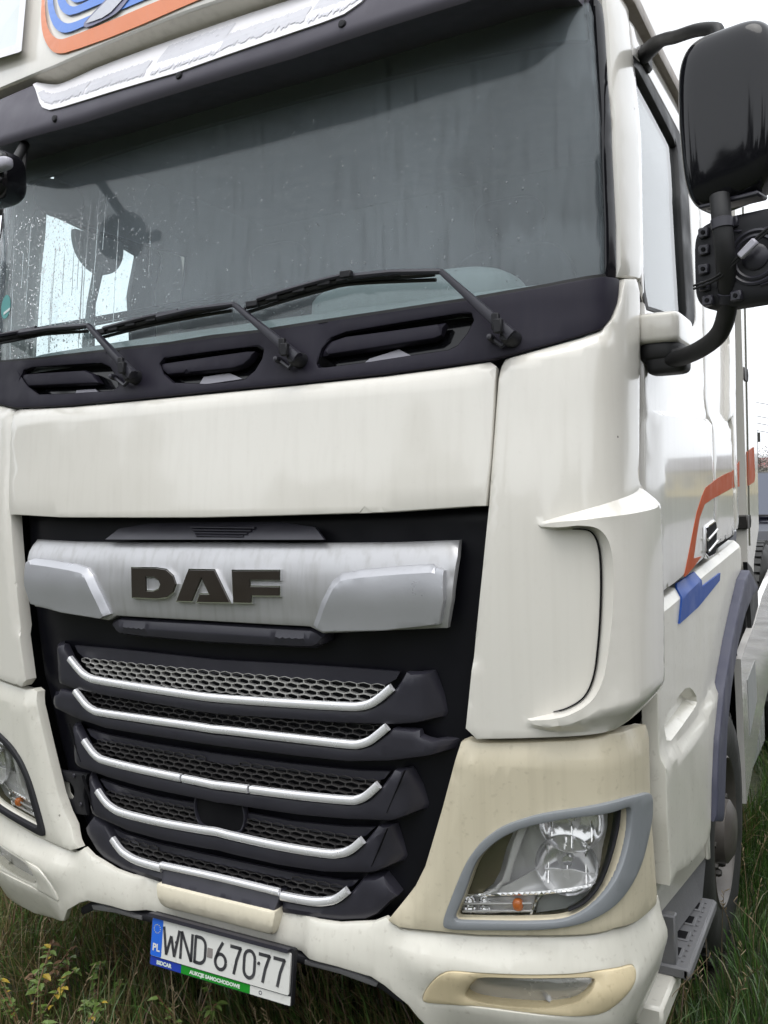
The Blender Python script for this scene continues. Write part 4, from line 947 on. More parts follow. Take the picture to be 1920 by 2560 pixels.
# ---- wipers
def wiper(pivot, elbow, blade, clip):
    sp_ = lambda p, o: BODY.pt(*[np.array(q) for q in BODY.hit(*p, o)], o)
    P0, P1 = sp_(pivot, .035), sp_(elbow, .05)
    b = Buf(); b.tube([P0, P0*.7+P1*.3, P0*.35+P1*.65, P1], [.016, .014, .011, .008], 8, sq=.6)
    wp = b.mk('wiper', 'satin', T)
    b = Buf(); b.lathe([(0, .035), (.016, .033), (.022, .022), (.024, -.02)], sp_(pivot, .01), (0, -1, .15), 18); b.mk('pivot_cap', 'matte', wp)
    b = Buf(); Pa = sp_((pivot[0]-.16*(pivot[0]-elbow[0])-8, pivot[1]-.12*(pivot[1]-elbow[1])), .055); b.box(Pa, (.012, .010, .018), None, .003); b.box(P0*.8+P1*.2+[0, -.012, 0], (.010, .008, .022), None, .003); b.mk('arm_hinge', 'matte', wp)
    b = Buf(); p = sp_((pivot[0]-48, pivot[1]+2), .012); b.lathe([(0, .02), (.007, .018), (.010, .006), (.010, -.012)], p, (0, -1, .15), 12); b.tube([p, sp_((pivot[0]-22, pivot[1]+22), .012), sp_(pivot, .012)], .006, 6); b.mk('washer_link', 'satin', wp)
    BL = [sp_(q, .028) for q in blade]; pts = crom(BL, 6)
    b = Buf(); b.tube(pts, np.interp(np.linspace(0, 1, len(pts)), [0, .08, .5, .92, 1], [.004, .008, .010, .008, .005]), 8); bl = b.mk('blade', 'rubber', wp)
    b = Buf(); pin = pts+np.array([0, .008, -.012]); b.tube(pin, .0055, 6); b.mk('rubber_lip', 'rubber', bl)
    k = len(pts)
    b = Buf(); bow = [pts[int(k*f)]+np.array([0, -.012, .010]) for f in (.12, .3, .5, .7)]; b.tube(crom(bow, 4), .007, 6)
    C_ = sp_(clip, .045); b.tube([P1, P1*.5+C_*.5+[0, -.008, .004], C_], [.008, .008, .010], 8); b.mk('blade_arm', 'satin', wp)
    for f in (.1, .22, .36, .52, .68, .84):
        b = Buf(); b.box(pts[int(k*f)]+np.array([0, -.004, .003]), (.022, .010, .009), None, .003); b.mk('blade_clip', 'matte', bl)
wiper((333, 943), (222, 817), [(-70, 865), (0, 850), (60, 838), (110, 828), (215, 820)], (40, 838))
wiper((744, 900), (585, 765), [(243, 838), (300, 823), (368, 806), (470, 786), (575, 768)], (395, 797))
wiper((1275, 846), (1099, 684), [(612, 773), (700, 745), (800, 717), (880, 700), (1085, 690)], (868, 697))
# reflection-free clips on the long blade
b = Buf(); p = BODY.pt(*[np.array(q) for q in BODY.hit(868, 694, .05)], .06); b.box(p, (.018, .010, .010), None, .003); b.mk('blade_cap', 'matte', T)

# ---- cab sides, doors
DS = float(np.interp(.67, PYs, PS))-1.716      # arc length of the corner
sh = lambda l: [(a+DS, b) for a, b in l]
fl_ = H([(1593, 690), (1590, 640), (1586, 500), (1578, 300), (1568, 120)])
fl_ = [(1.376, 2.50), (1.379, 2.62), (1.381, 2.8), (1.383, 3.0), (1.372, 3.24)]
door_o = sh([(1.410, 2.40), (1.404, 2.50), (1.402, 2.62), (1.402, 2.8), (1.402, 3.0), (1.395, 3.26), (1.70, 3.245), (2.0, 3.235), (2.20, 3.20), (2.28, 2.95), (2.298, 2.55), (2.326, 2.22), (2.40, 2.14), (2.45, 1.9), (2.475, 1.685), (2.10, 1.655), (1.716, 1.630), (1.48, 1.62), (1.45, 1.75), (1.43, 1.95), (1.425, 2.1), (1.412, 2.25)])
win_o = H([(1583, 132), (1609, 158), (1708, 342), (1718, 384), (1726, 500), (1734, 650), (1742, 800), (1738, 815), (1680, 793), (1620, 773), (1608, 730), (1602, 638), (1593, 480), (1580, 250), (1576, 150)])
win_i = H([(1589, 160), (1603, 180), (1686, 342), (1696, 365), (1704, 500), (1712, 650), (1720, 790), (1680, 781), (1626, 763), (1618, 720), (1612, 638), (1605, 480), (1593, 280)])
crease = H([(1613, 1026), (1677, 1031), (1765, 1046), (1822, 1066)])
def side_disp(s, z):
    a = np.abs(s); zc = np.interp(a, [p[0] for p in crease], [p[1] for p in crease])
    return .014*sstep((zc-z)/.012)*sstep((a-DS-1.44)/.12)
crl = crom(crease, 8); exs = np.array([[9., 9.]]); crc = [crl+[0, .001], crl-[0, .013]]
# decals on the door
zd = lambda l: [(1550+x/3.16, 900+y/3.16) for x, y in l]
org = H(zd([(862, 880), (800, 905), (740, 940), (650, 1010), (620, 1080), (580, 1200), (540, 1400), (500, 1600), (478, 1712), (505, 1690), (550, 1640), (613, 1552), (552, 1568), (575, 1400), (600, 1250), (640, 1140), (700, 1100), (860, 1012)]))
blu = H(zd([(462, 1765), (598, 1672), (612, 1790), (758, 1682), (752, 1742), (622, 1900), (580, 1950), (430, 2082)]))
hdl = H(zd([(642, 1310), (712, 1262), (722, 1300), (724, 1500), (708, 1545), (660, 1570), (642, 1540)]))
for sg in (1, -1):
    mm = (lambda l: l) if sg > 0 else mir
    door = panel('door', [mm(door_o), mm(win_o)], -.003, 'white_side', T, .03, .05, (.008, .006), side_disp, cons=[q_*[sg, 1] for q_ in crc])
    panel('window_frame', [mm(win_o), mm(win_i)], -.004, 'rubber', door, .02, .04, (.008, .006))
    panel('window', mm(shr(win_i, -.006)), -.018, 'sideglass', door, .005, .06)
    if sg > 0:
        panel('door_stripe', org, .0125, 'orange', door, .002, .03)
        pk = panel('door_handle', hdl, .0185, 'chrome', door, .010, .03, (.006, .004), smooth=30)
        panel('handle_recess', [tuple(p) for p in shr(hdl, .008)], .0200, 'deep', pk, .006, .03)
        hz = np.array(hdl)[:, 1]; hs_ = np.array(hdl)[:, 0]
        for f in (.30, .62): ribbon('handle_bar', [(hs_.min()+.012, hz.min()+f*(hz.max()-hz.min())-.012), (hs_.max()-.012, hz.min()+f*(hz.max()-hz.min())+.012)], .026, .010, 'chrome', pk, .008, sm=0)
    # cab side behind the door
    rear = sh([(2.286, 2.95), (2.306, 2.55), (2.334, 2.225), (2.408, 2.145), (2.458, 1.9), (2.483, 1.69), (2.97, 1.700), (2.96, 2.0), (2.88, 2.17), (2.86, 2.6), (2.84, 3.2), (2.24, 3.2)])
    rp = panel('cab_side', mm(rear), -.003, 'white_side', T, .03, .06, (.010, .008), side_disp)
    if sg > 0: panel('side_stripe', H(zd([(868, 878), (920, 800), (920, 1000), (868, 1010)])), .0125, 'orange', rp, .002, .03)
    panel('cab_end_post', mm(sh([(2.78, 2.17), (2.88, 2.19), (2.97, 1.72), (3.05, 1.72), (2.98, 2.2), (2.93, 3.3), (2.80, 3.3)])), .016, 'cream', T, .06, .05, (.01, .008))
    panel('gutter', mm(sh([(1.33, 3.30), (1.68, 3.258), (2.17, 3.238), (2.84, 3.215), (2.84, 3.265), (2.17, 3.290), (1.68, 3.312), (1.33, 3.352)])), .016, 'gutter', T, .04, .06, (.008, .008))
    panel('roof_side', mm(sh([(1.40, 3.350), (1.68, 3.320), (2.17, 3.298), (2.84, 3.272), (2.84, 4.2), (1.6, 4.25), (1.40, 4.0)])), -.002, 'cream', T, .03, .1, (.01, .008))
# lower side panel with step recess, front of the wheel
fo_ = H([(1848, 1425), (1835, 1450), (1818, 1520), (1800, 1600), (1778, 1720), (1764, 1850), (1759, 1950), (1757, 2050)])
fi_ = H([(1872, 1470), (1856, 1490), (1835, 1540), (1816, 1611), (1798, 1721), (1787, 1816), (1781, 1975), (1778, 2050)])
low = sh([(1.47, 1.590), (1.716, 1.600), (2.10, 1.625), (2.477, 1.642), (3.10, 1.668), (3.16, 1.60)])+fo_+sh([(2.13, .73)])+H([(1735, 2125), (1700, 2160), (1668, 2178)])+sh([(1.50, .80), (1.47, 1.0)])
rec_l = [np.array(p) for p in H([(1648, 1800), (1700, 1722), (1720, 1717), (1740, 1752), (1700, 1810), (1660, 1862)])]
rp_ = chaikin(np.array(rec_l), 1, .2)
lnl = crom(H([(1655, 1868), (1690, 1850), (1720, 1818), (1745, 1775), (1766, 1722)]), 4); lnl[:, 0] = np.maximum.accumulate(lnl[:, 0])
_tl = crom(sh([(1.47, 1.590), (1.716, 1.600), (2.1, 1.625), (2.477, 1.642), (3.1, 1.668)]), 6)
def low_disp(s, z):
    a = np.abs(s); P = np.stack([a, z], 1)
    d = np.where(inpoly(P, [rp_]), -.035*sstep(bdist(P, [rp_])/.02), 0)
    zt_ = np.interp(a-DS, [1.47, 1.716, 2.1, 2.477, 3.1], [1.590, 1.600, 1.625, 1.642, 1.668])
    zl_ = np.interp(a, lnl[:, 0], lnl[:, 1])
    return d-.020*np.clip(1-(zt_-z)/.028, 0, 1)+.018*sstep((zl_-z)/.035)
for sg in (1, -1):
    mm = (lambda l: l) if sg > 0 else mir
    lo_p = panel('lower_side_panel', mm(low), .010, 'cream_low', T, .04, .03, (.006, .005), low_disp, cons=[(_tl-[0, .028])*[sg, 1], lnl*[sg, 1], (lnl-[0, .035])*[sg, 1]], extra=np.concatenate([dens(rp_, .02), dens(shr(rp_, .02), .02)])*[sg, 1])
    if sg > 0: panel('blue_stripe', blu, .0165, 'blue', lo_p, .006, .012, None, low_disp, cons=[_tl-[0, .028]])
    panel('wheel_arch_trim', mm(fo_+fi_[::-1]), .046, 'fender', T, .09, .03, (.010, .010))
    # dark joint along the door bottom
    ribbon('door_joint', [(sg*a, b) for a, b in sh(((1.48, 1.616), (1.716, 1.626), (2.10, 1.651), (2.477, 1.667), (3.05, 1.694)))], -.010, .016, 'deep', T, .01, sm=3)
# wheel well liner
def wheel(cx_, cy_, cz, name, wd=.30, r=.5, lab=None):
    t = Buf(); h = wd/2; ax = (1, 0, 0)
    w_ = empty('tmp'); bpy.data.objects.remove(w_)
    t.lathe([(.285, h*.55), (.30, h*.9), (.36, h*1.0), (.44, h*.98), (r-.012, h*.80), (r, h*.62), (r, -h*.62), (r-.012, -h*.8), (.44, -h*.98), (.36, -h), (.30, -h*.9), (.285, -h*.55)], (cx_, cy_, cz), ax, 64)
    ty = t.mk(name, 'tyre', T, 45)
    tb = Buf()
    for k in range(48):      # shoulder blocks
        a = 2*math.pi*k/48
        for sx in (-1, 1):
            c = np.array([cx_+sx*h*.60, cy_+(r-.006)*math.cos(a), cz+(r-.006)*math.sin(a)]); A = np.array([[1, 0, 0], [0, math.cos(a), math.sin(a)], [0, -math.sin(a), math.cos(a)]])
            tb.box(c, (h*.22, .016, .022), A)
            c2 = np.array([cx_+sx*h*.18, cy_+(r-.003)*math.cos(a+.06), cz+(r-.003)*math.sin(a+.06)]); tb.box(c2, (h*.14, .012, .026), A)
    tr = tb.mk('tread_blocks', 'tyre', ty, 0); tr['kind'] = 'stuff'
    rb = Buf(); rb.lathe([(.285, h*.55), (.300, h*.90), (.292, h*.94), (.280, h*.86), (.272, h*.5), (.262, h*.35), (.225, h*.30), (.16, h*.62), (.13, h*.66), (.125, h*1.0), (.09, h*1.15), (0, h*1.18)], (cx_, cy_, cz), ax, 48)
    rm = rb.mk('rim', 'rim', ty, 40)
    for k in range(10):
        a = 2*math.pi*k/10; b = Buf(); c = (cx_+h*.55, cy_+.165*math.cos(a), cz+.165*math.sin(a)); b.lathe([(.016, 0), (.016, .035), (.011, .045), (0, .046)], c, ax, 6); b.mk('wheel_nut', 'steel_dark', rm)
        b = Buf(); c = (cx_+h*.42, cy_+.222*math.cos(a+.3), cz+.222*math.sin(a+.3)); b.lathe([(0, .022), (.024, .021), (.026, 0)], c, ax, 10); b.mk('hand_hole', 'deep', rm)
    return ty
wheel(1.095, 1.70, .50, 'front_wheel'); wheel(-1.095, 1.70, .50, 'front_wheel')
wheel(1.10, 4.9, .50, 'rear_wheel', .30); wheel(1.05, 4.05, 1.02, 'spare_wheel', .28)
for sg in (1, -1):
    b = Buf(); V = []; F = []; n = 24
    for i in range(n+1):
        a = math.pi*(1.06-1.12*i/n); 
        for x in (.78, 1.225): V.append((sg*x, 1.72+.60*math.cos(a), .52+.66*math.sin(a)+.22))
    for i in range(n): F.append((2*i, 2*i+1, 2*i+3, 2*i+2))
    b.add(V, F); k0 = len(b.v)
    b.add([(sg*.78, 1.0, .3), (sg*.78, 2.5, .3), (sg*.78, 2.5, 1.5), (sg*.78, 1.0, 1.5)], [(0, 1, 2, 3)])
    b.box((sg*1.0, 2.36, .80), (.21, .02, .50)); b.mk('wheel_well', 'deep', T)
# steps under the door
def stepset(sg):
    b = Buf(); b.box((sg*1.12, .93, .42), (.15, .26, .018), None, .006); b.box((sg*1.262, .93, .418), (.012, .26, .018), None, .006); b.box((sg*1.10, .70, .50), (.13, .02, .09), None, .005)
    st_ = b.mk('step', 'step', T)
    for i in range(4):
        for j in range(2):
            b = Buf(); b.box((sg*(1.21-.09*j), .76+.115*i, .4395), (.026, .034, .003), None, .002); fr_ = b.mk('step_hole_rim', 'step', st_)
            b = Buf(); b.box((sg*(1.21-.09*j), .76+.115*i, .4425), (.018, .025, .0012)); b.mk('step_hole', 'deep', fr_)
    for i in range(13):
        b = Buf(); b.lathe([(0, .005), (.004, .004), (.005, 0)], (sg*1.245, .71+.036*i, .438), (0, 0, 1), 8); b.mk('step_stud', 'step', st_)
    b = Buf(); V = [(sg*1.235, .50, .82), (sg*1.245, 1.16, .80), (sg*1.245, 1.16, .60), (sg*1.20, 1.10, .585), (sg*1.17, .50, .60)]
    b.add(V+[(sg*1.10, y, z) for x, y, z in V], [(0, 1, 2, 3, 4), (9, 8, 7, 6, 5), (0, 5, 6, 1), (1, 6, 7, 2), (2, 7, 8, 3), (3, 8, 9, 4), (4, 9, 5, 0)]); b.mk('step_well', 'cream_low', T, 30)
    b = Buf(); V = [(sg*1.245, 1.165, .60), (sg*1.20, 1.10, .583), (sg*1.17, .50, .598), (sg*1.17, .50, .47), (sg*1.23, 1.16, .45)]
    b.add(V+[(sg*1.08, y, z) for x, y, z in V], [(0, 1, 2, 3, 4), (9, 8, 7, 6, 5), (0, 5, 6, 1), (1, 6, 7, 2), (2, 7, 8, 3), (3, 8, 9, 4), (4, 9, 5, 0)]); b.mk('step_back', 'step', T, 30)
    b = Buf(); b.box((sg*1.18, .62, .37), (.05, .14, .035), None, .01); b.mk('step_rail', 'cream_low', T)
stepset(1); stepset(-1)
b = Buf(); b.box((1.250, 1.165, .72), (.008, .01, .13), None, .004); b.mk('well_edge', 'cream_low', T)

# ---- mirrors (driver's side and its twin)
def mirror_set(sg):
    X = lambda p: np.array([sg*p[0], p[1], p[2]])
    # main housing
    c0 = at_y(1836, 300, .13); c0 = X(c0)
    ca, sa = math.cos(R(-14*sg)), math.sin(R(-14*sg)); A = np.array([[ca, sa, 0], [-sa, ca, 0], [0, 0, 1.]])
    def tp_(q): k = 1+.10*q[2]/.2; return np.array([q[0]*(k if q[2] < 0 else 1.0)+.0, q[1]*k, q[2]*(1-.10*sg*q[0]/.14*(q[2] < 0))])
    b = Buf(); b.rbox(c0, (.116, .080, .198), .48, 48, 36, A, tp_); mi = b.mk('mirror_housing', 'gloss', T, 60)
    b = Buf(); b.box(c0+A.T@np.array([0, .075, .005]), (.092, .006, .16), A, .02); b.mk('mirror_glass', 'chrome', mi)
    b = Buf(); b.box(c0+A.T@np.array([.0, -.02, -.195]), (.07, .03, .006), A, .004); b.mk('mirror_underside', 'satin', mi)
    # lower, cover missing
    c1 = X(at_y(1874, 652, .13)); b = Buf(); b.rbox(c1, (.122, .045, .106), .42, 40, 26, A); m2 = b.mk('lower_mirror_housing', 'matte', T, 60)
    nrm = A.T@np.array([0, -1., 0]); ux = A.T@np.array([1., 0, 0])
    P = lambda a, z, o=.0: c1+ux*a+nrm*(.040+o)+np.array([0, 0, z])
    if sg > 0:
        b = Buf()
        for r_ in (.060, .048): 
            ang = np.linspace(.0, 2*math.pi, 33); b.tube([P(.03+r_*math.cos(t), r_*math.sin(t)-.004, .004) for t in ang], .005, 6, False)
        b.mk('motor_ring', 'satin', m2)
        b = Buf(); b.lathe([(.030, -.01), (.030, .008), (.022, .014), (0, .015)], P(.03, -.004), nrm, 20); b.mk('motor_hub', 'satin', m2)
        for a, z in ((-.088, .075), (-.088, .035), (-.090, -.01), (-.088, -.05), (-.082, -.085), (-.02, .085), (-.015, -.085), (.10, .085), (.10, -.085)):
            b = Buf(); b.box(P(a, z), (.013, .012, .012), A, .003); lug = b.mk('housing_lug', 'satin', m2)
            b = Buf(); b.lathe([(0, .003), (.005, .003), (.006, -.002)], P(a, z, .012), nrm, 8); b.mk('lug_screw', 'deep', lug)
        for (a0, z0), (a1, z1_) in (((-.06, .07), (.0, .06)), ((.05, .055), (.11, .055)), ((.04, -.07), (.11, -.062)), ((-.06, -.06), (-.03, -.02)), ((-.06, .02), (-.03, .02))):
            b = Buf(); b.tube([P(a0, z0, .002), P(a1, z1_, .002)], .006, 4); b.mk('housing_rib', 'satin', m2)
        b = Buf(); pts = [P(-.11, -.055, .02), P(-.05, -.045, .03), P(.0, -.01, .03), P(.05, .03, .03), P(.11, .06, .03)]; b.tube(crom(pts, 5), .003, 6); b.tube(crom([p+np.array([0, -.002, .007]) for p in pts], 5), .003, 6); b.mk('loose_cable', 'rubber', m2)
        b = Buf(); d_ = (pts[3]-pts[2]); d_ /= np.linalg.norm(d_); b.box((pts[2]+pts[3])/2+nrm*.006, (.024, .007, .009), np.array([d_, nrm, np.cross(d_, nrm)]), .003); b.mk('cable_plug', 'tabgrey', m2)
    # arms
    e0 = X(np.array([1.19, .64, 3.20])); pts = [e0, X(at_y(1645, 106, .42)), X(at_y(1690, 92, .30)), X(at_y(1740, 76, .22)), X(at_y(1785, 72, .17)), X(at_y(1796, 80, .15)), X(at_y(1797, 112, .14))]
    b = Buf(); b.tube(crom(pts, 6), np.interp(np.linspace(0, 1, 6*6+1), [0, .1, .2, .8, 1], [.022, .024, .017, .015, .013]), 12); ar = b.mk('upper_mirror_arm', 'rubber', T, 50)
    b = Buf(); b.box(X(np.array([1.205, .62, 3.19])), (.022, .035, .032), None, .008); b.mk('arm_foot', 'rubber', ar)
    pts = [X(at_y(1655, 905, .40)), X(at_y(1700, 895, .36)), X(at_y(1752, 872, .28)), X(at_y(1795, 838, .20)), X(at_y(1815, 790, .15)), X(at_y(1819, 740, .12)), X(at_y(1813, 640, .07)), X(at_y(1805, 560, .06)), X(at_y(1799, 490, .07))]
    b = Buf(); b.tube(crom(pts, 6), .0225, 16); la = b.mk('mirror_pole', 'rubber', T, 50)
    for f in (.62, .86):
        q = crom(pts, 6); k = int(f*len(q)); b = Buf(); d_ = q[k+1]-q[k]; b.lathe([(.0225, -.012), (.025, -.011), (.025, .011), (.0225, .012)], q[k], d_, 16); b.mk('pole_collar', 'satin', la)
    cb = X(at_y(1662, 832, .47)); b = Buf(); b.rbox(cb, (.060, .12, .044), .30, 36, 20); bk_ = b.mk('mirror_bracket', 'cream', T, 50)
    b = Buf(); b.rbox(cb+np.array([0, 0, -.062]), (.056, .11, .034), .5, 30, 16); b.mk('bracket_underside', 'rubber', bk_)
    b = Buf(); pe = X(at_y(1660, 905, .41)); b.rbox(pe+np.array([sg*.012, 0, .0]), (.055, .045, .036), .4, 24, 14); b.mk('bracket_knuckle', 'rubber', bk_)
mirror_set(1); mirror_set(-1)
# kerb mirror at the far corner under the visor
c = at_y(-12, 450, -.12); b = Buf(); b.rbox(c, (.10, .07, .085), .6, 36, 24); km = b.mk('kerb_mirror', 'gloss', T, 60)
b = Buf(); b.tube(crom([at_y(62, 362, .02), at_y(40, 400, -.06), at_y(20, 420, -.10), at_y(0, 440, -.12)], 5), [.016]*16, 10); b.tube(crom([at_y(60, 365, .02), at_y(55, 430, -.06), at_y(38, 480, -.09)], 5), .012, 8); b.mk('mirror_stalk', 'rubber', km)
b = Buf(); b.rbox(at_y(0, 412, -.19), (.05, .02, .02), .6, 20, 12); b.mk('mirror_cap', 'tabgrey', km)

# ---- behind the cab
b = Buf(); p0, p1 = at_x(1838, 700, 1.21), at_x(1868, 1330, 1.21); y_ = (p0[1]+p1[1])/2
b.tube([(1.21, y_, 1.60), (1.21, y_, 3.4)], .030, 12); po = b.mk('air_pipe', 'pole', T)
for z_ in (2.44, 1.72): b = Buf(); b.box((1.17, y_-.05, z_), (.07, .05, .035), None, .006); b.lathe([(.034, -.03), (.036, 0), (.034, .03)], (1.21, y_, z_), (0, 0, 1), 14); b.mk('pipe_clamp', 'steel_dark', po)
D = lambda l, x: [at_x(u, v, x) for u, v in l]
def side_plate(name, px, x, th, m, parent=None, bv=.01):
    o = np.array([p[1:] for p in D(px, x)]); ob = flatshape(name, o, lambda a, bb, h: np.array([x-th+h, a, bb]), m, parent or T, th); return ob
dfl = side_plate('side_deflector', [(1845, 640), (1852, 760), (1862, 1100), (1868, 1330), (1870, 1480), (1882, 1500), (1885, 1400), (1897, 1320), (1893, 1080), (1888, 900), (1884, 640)], 1.235, .05, 'cream')
side_plate('deflector_stripe', [(1868, 1130), (1885, 1118), (1888, 1190), (1886, 1205), (1871, 1214)], 1.2385, .003, 'orange', dfl)
V = [(1.235, y, z) for y, z in ((2.35, 2.9), (2.35, 3.7), (2.42, 3.95), (2.6, 4.05), (2.9, 4.0), (2.9, 2.9))]
b = Buf(); b.add(V+[(1.17, y, z) for x, y, z in V], [tuple(range(6)), tuple(range(11, 5, -1))]+[(i, (i+1) % 6, 6+(i+1) % 6, 6+i) for i in range(6)]); b.mk('upper_deflector', 'cream', T, 30)
side_plate('mud_flap', [(1845, 1435), (1858, 1430), (1866, 1480), (1868, 1580), (1850, 1588), (1846, 1500)], 1.20, .02, 'rubber')
side_plate('mud_flap', [(1868, 1405), (1880, 1420), (1894, 1460), (1898, 1580), (1880, 1585), (1875, 1500)], 1.24, .02, 'rubber')
sk = side_plate('side_skirt', [(1852, 1648), (1870, 1600), (1886, 1560), (1905, 1490), (1935, 1420), (1960, 1420), (1960, 1600), (1935, 1660), (1905, 1790), (1875, 1960), (1866, 2010), (1862, 1900), (1857, 1760)], 1.245, .03, 'white_side')
side_plate('skirt_vent', [(1869, 1700), (1888, 1650), (1893, 1750), (1875, 1840)], 1.2475, .003, 'interior_light', sk)
b = Buf(); b.box((.45, 3.9, .80), (.05, 2.0, .13)); b.box((-.45, 3.9, .80), (.05, 2.0, .13)); b.box((0, 4.9, .55), (.9, .1, .1)); b.box((0, 1.7, .5), (.9, .08, .08)); b.box((0, 1.4, .95), (.45, 1.1, .25)); b.mk('chassis', 'steel_dark', T)
b = Buf(); b.box((1.0, 3.0, .62), (.20, .50, .26), None, .05); b.mk('fuel_tank', 'dullchrome', T)

# ---- interior
b = Buf(); b.box((0, 1.98, 2.6), (1.19, .03, 1.0)); b.mk('cab_back_wall', 'curtain', T)
b = Buf(); b.box((0, 1.1, 3.42), (1.12, .85, .03)); b.mk('cab_ceiling', 'curtain', T)
b = Buf(); b.box((0, 1.15, 1.7), (1.05, .75, .03)); b.mk('cab_floor', 'seat', T)
ds = [row(c, [(0, z), (1.0, z+.005), (1.13, z+.01)], XS*.985, .055) for c, z in ((.085, 2.395), (.13, 2.455), (.20, 2.485), (.40, 2.495), (.50, 2.42), (.52, 2.0))]
dash = loft('dashboard', ds, 'dash', T)
b = Buf(); b.rbox((.55, .38, 2.50), (.34, .15, .085), .5, 30, 14); b.mk('instrument_binnacle', 'dash', dash)
b = Buf(); b.rbox((-.25, .30, 2.44), (.22, .10, .045), .4, 30, 14); b.mk('dash_tray', 'interior_light', dash)
b = Buf(); ang = np.linspace(0, 2*math.pi, 41); b.tube([(.55+.22*math.cos(t), .66+.08*math.sin(t), 2.42+.19*math.sin(t)) for t in ang], .016, 10, False); b.box((.55, .66, 2.42), (.06, .03, .05), None, .02); b.mk('steering_wheel', 'seat', T)
for x in (.55, -.55):
    b = Buf(); b.rbox((x, 1.25, 2.45), (.25, .10, .42), .4, 30, 20); se = b.mk('seat', 'seat', T, 60)
    b = Buf(); b.rbox((x, 1.22, 2.95), (.14, .06, .10), .5, 24, 14); b.mk('headrest', 'seat', se, 60)
    b = Buf(); b.rbox((x, 1.0, 2.05), (.26, .27, .10), .4, 24, 14); b.mk('seat_cushion', 'seat', se, 60)
# round fan on a stalk by the far window
fc = at_x(245, 606, -.98); b = Buf(); k_ = 20
arc_ = [(fc[0], fc[1]+.13*math.cos(t), fc[2]+.13*math.sin(t)) for t in np.linspace(math.pi*.94, math.pi*2.06, k_)]
V_ = [np.array(p_)+[-.012, 0, 0] for p_ in arc_]+[np.array(p_)+[.012, 0, 0] for p_ in arc_]
b.add(V_, [tuple(range(k_)), tuple(range(2*k_-1, k_-1, -1))]+[(i, (i+1) % k_, k_+(i+1) % k_, k_+i) for i in range(k_)]); fan = b.mk('cab_fan', 'dash', T, 30)
b = Buf(); b.tube([fc+[0, 0, -.10], at_x(228, 760, -.98), at_x(220, 885, -.98)], [.022, .018, .026], 10); b.mk('fan_stalk', 'dash', fan)
mb = at_x(150, 500, -1.0); b = Buf(); b.rbox(mb, (.05, .11, .07), .7, 20, 14); b.mk('sun_blind_roll', 'seat', T)
# white card on the rear wall seen through the glass
p = at_y(600, 676, 1.94)
b = Buf(); b.box((p[0], 1.945, p[2]), (.10, .006, .055), None, .004); wl = b.mk('wall_panel', 'interior_light', T)
for dx in (-.04, .04): b = Buf(); b.box((p[0]+dx, 1.937, p[2]-.012), (.026, .004, .026), None, .002); b.mk('panel_switch', 'seat', wl)
for sg in (1, -1):   # inner door skins and liners
    for q_ in (sh([(1.40, 3.11), (2.95, 3.11), (2.95, 3.44), (1.40, 3.44)]), sh([(2.24, 1.7), (2.98, 1.7), (2.98, 3.12), (2.24, 3.12)])): panel('cab_liner', q_ if sg > 0 else mir(q_), -.05, 'curtain', T, .01, .12)
    il = sh([(1.42, 1.9), (2.45, 1.9), (2.30, 2.42), (1.46, 2.40)])
    panel('door_trim', il if sg > 0 else mir(il), -.06, 'seat', T, .02, .1)

# ================================================================== GROUND, GRASS, SURROUNDINGS
def nodes_mat(name):
    m = bpy.data.materials.new(name); m.use_nodes = True; return m, m.node_tree, m.node_tree.nodes, m.node_tree.nodes['Principled BSDF']
gm, t, n, bs = nodes_mat('soil_and_grass')
tc = n.new('ShaderNodeTexCoord')
def nz(scale, det=6):
    q = n.new('ShaderNodeTexNoise'); q.inputs['Scale'].default_value = scale; q.inputs['Detail'].default_value = det; t.links.new(tc.outputs['Object'], q.inputs['Vector']); return q
r1 = n.new('ShaderNodeValToRGB'); e = r1.color_ramp.elements; e[0].color = (.020, .016, .010, 1); e[0].position = .35; e[1].color = (.045, .060, .018, 1); e[1].position = .62
a = nz(2.2); t.links.new(a.outputs[0], r1.inputs[0]); t.links.new(r1.outputs[0], bs.inputs['Base Color']); bs.inputs['Roughness'].default_value = .75
bp_ = n.new('ShaderNodeBump'); bp_.inputs['Distance'].default_value = .03; q = nz(28); t.links.new(q.outputs[0], bp_.inputs['Height']); t.links.new(bp_.outputs[0], bs.inputs['Normal'])
Sg = 400.
tag(mk('ground', [(-Sg, -Sg, 0), (Sg, -Sg, 0), (Sg, Sg, 0), (-Sg, Sg, 0)], [(0, 1, 2, 3)], gm, None, 0), 'dark soil under the grass round the truck', 'ground', kind='structure')
# wet gravel track beside the truck
wm, t, n, bs = nodes_mat('wet_gravel'); tc = n.new('ShaderNodeTexCoord')
r1 = n.new('ShaderNodeValToRGB'); e = r1.color_ramp.elements; e[0].color = (.035, .032, .030, 1); e[0].position = .35; e[1].color = (.14, .13, .12, 1); e[1].position = .7
a = nz(30, 8); t.links.new(a.outputs[0], r1.inputs[0]); t.links.new(r1.outputs[0], bs.inputs['Base Color'])
mr = n.new('ShaderNodeMapRange'); mr.inputs[1].default_value = .4; mr.inputs[2].default_value = .6; mr.inputs[3].default_value = .08; mr.inputs[4].default_value = .6
a2 = nz(3, 4); t.links.new(a2.outputs[0], mr.inputs[0]); t.links.new(mr.outputs[0], bs.inputs['Roughness'])
bp_ = n.new('ShaderNodeBump'); bp_.inputs['Distance'].default_value = .015; t.links.new(a.outputs[0], bp_.inputs['Height']); t.links.new(bp_.outputs[0], bs.inputs['Normal'])
tk = crom([(1.9, 40), (1.8, 20), (1.75, 10), (1.7, 5.2), (1.75, 4.2), (2.4, 3.8), (4.0, 3.6), (9, 3.2), (9, 8), (9, 40)], 5, True)
mk('track', [(x, y, .004) for x, y in tk], [tuple(range(len(tk)))], wm, None, 0)['kind'] = 'structure'

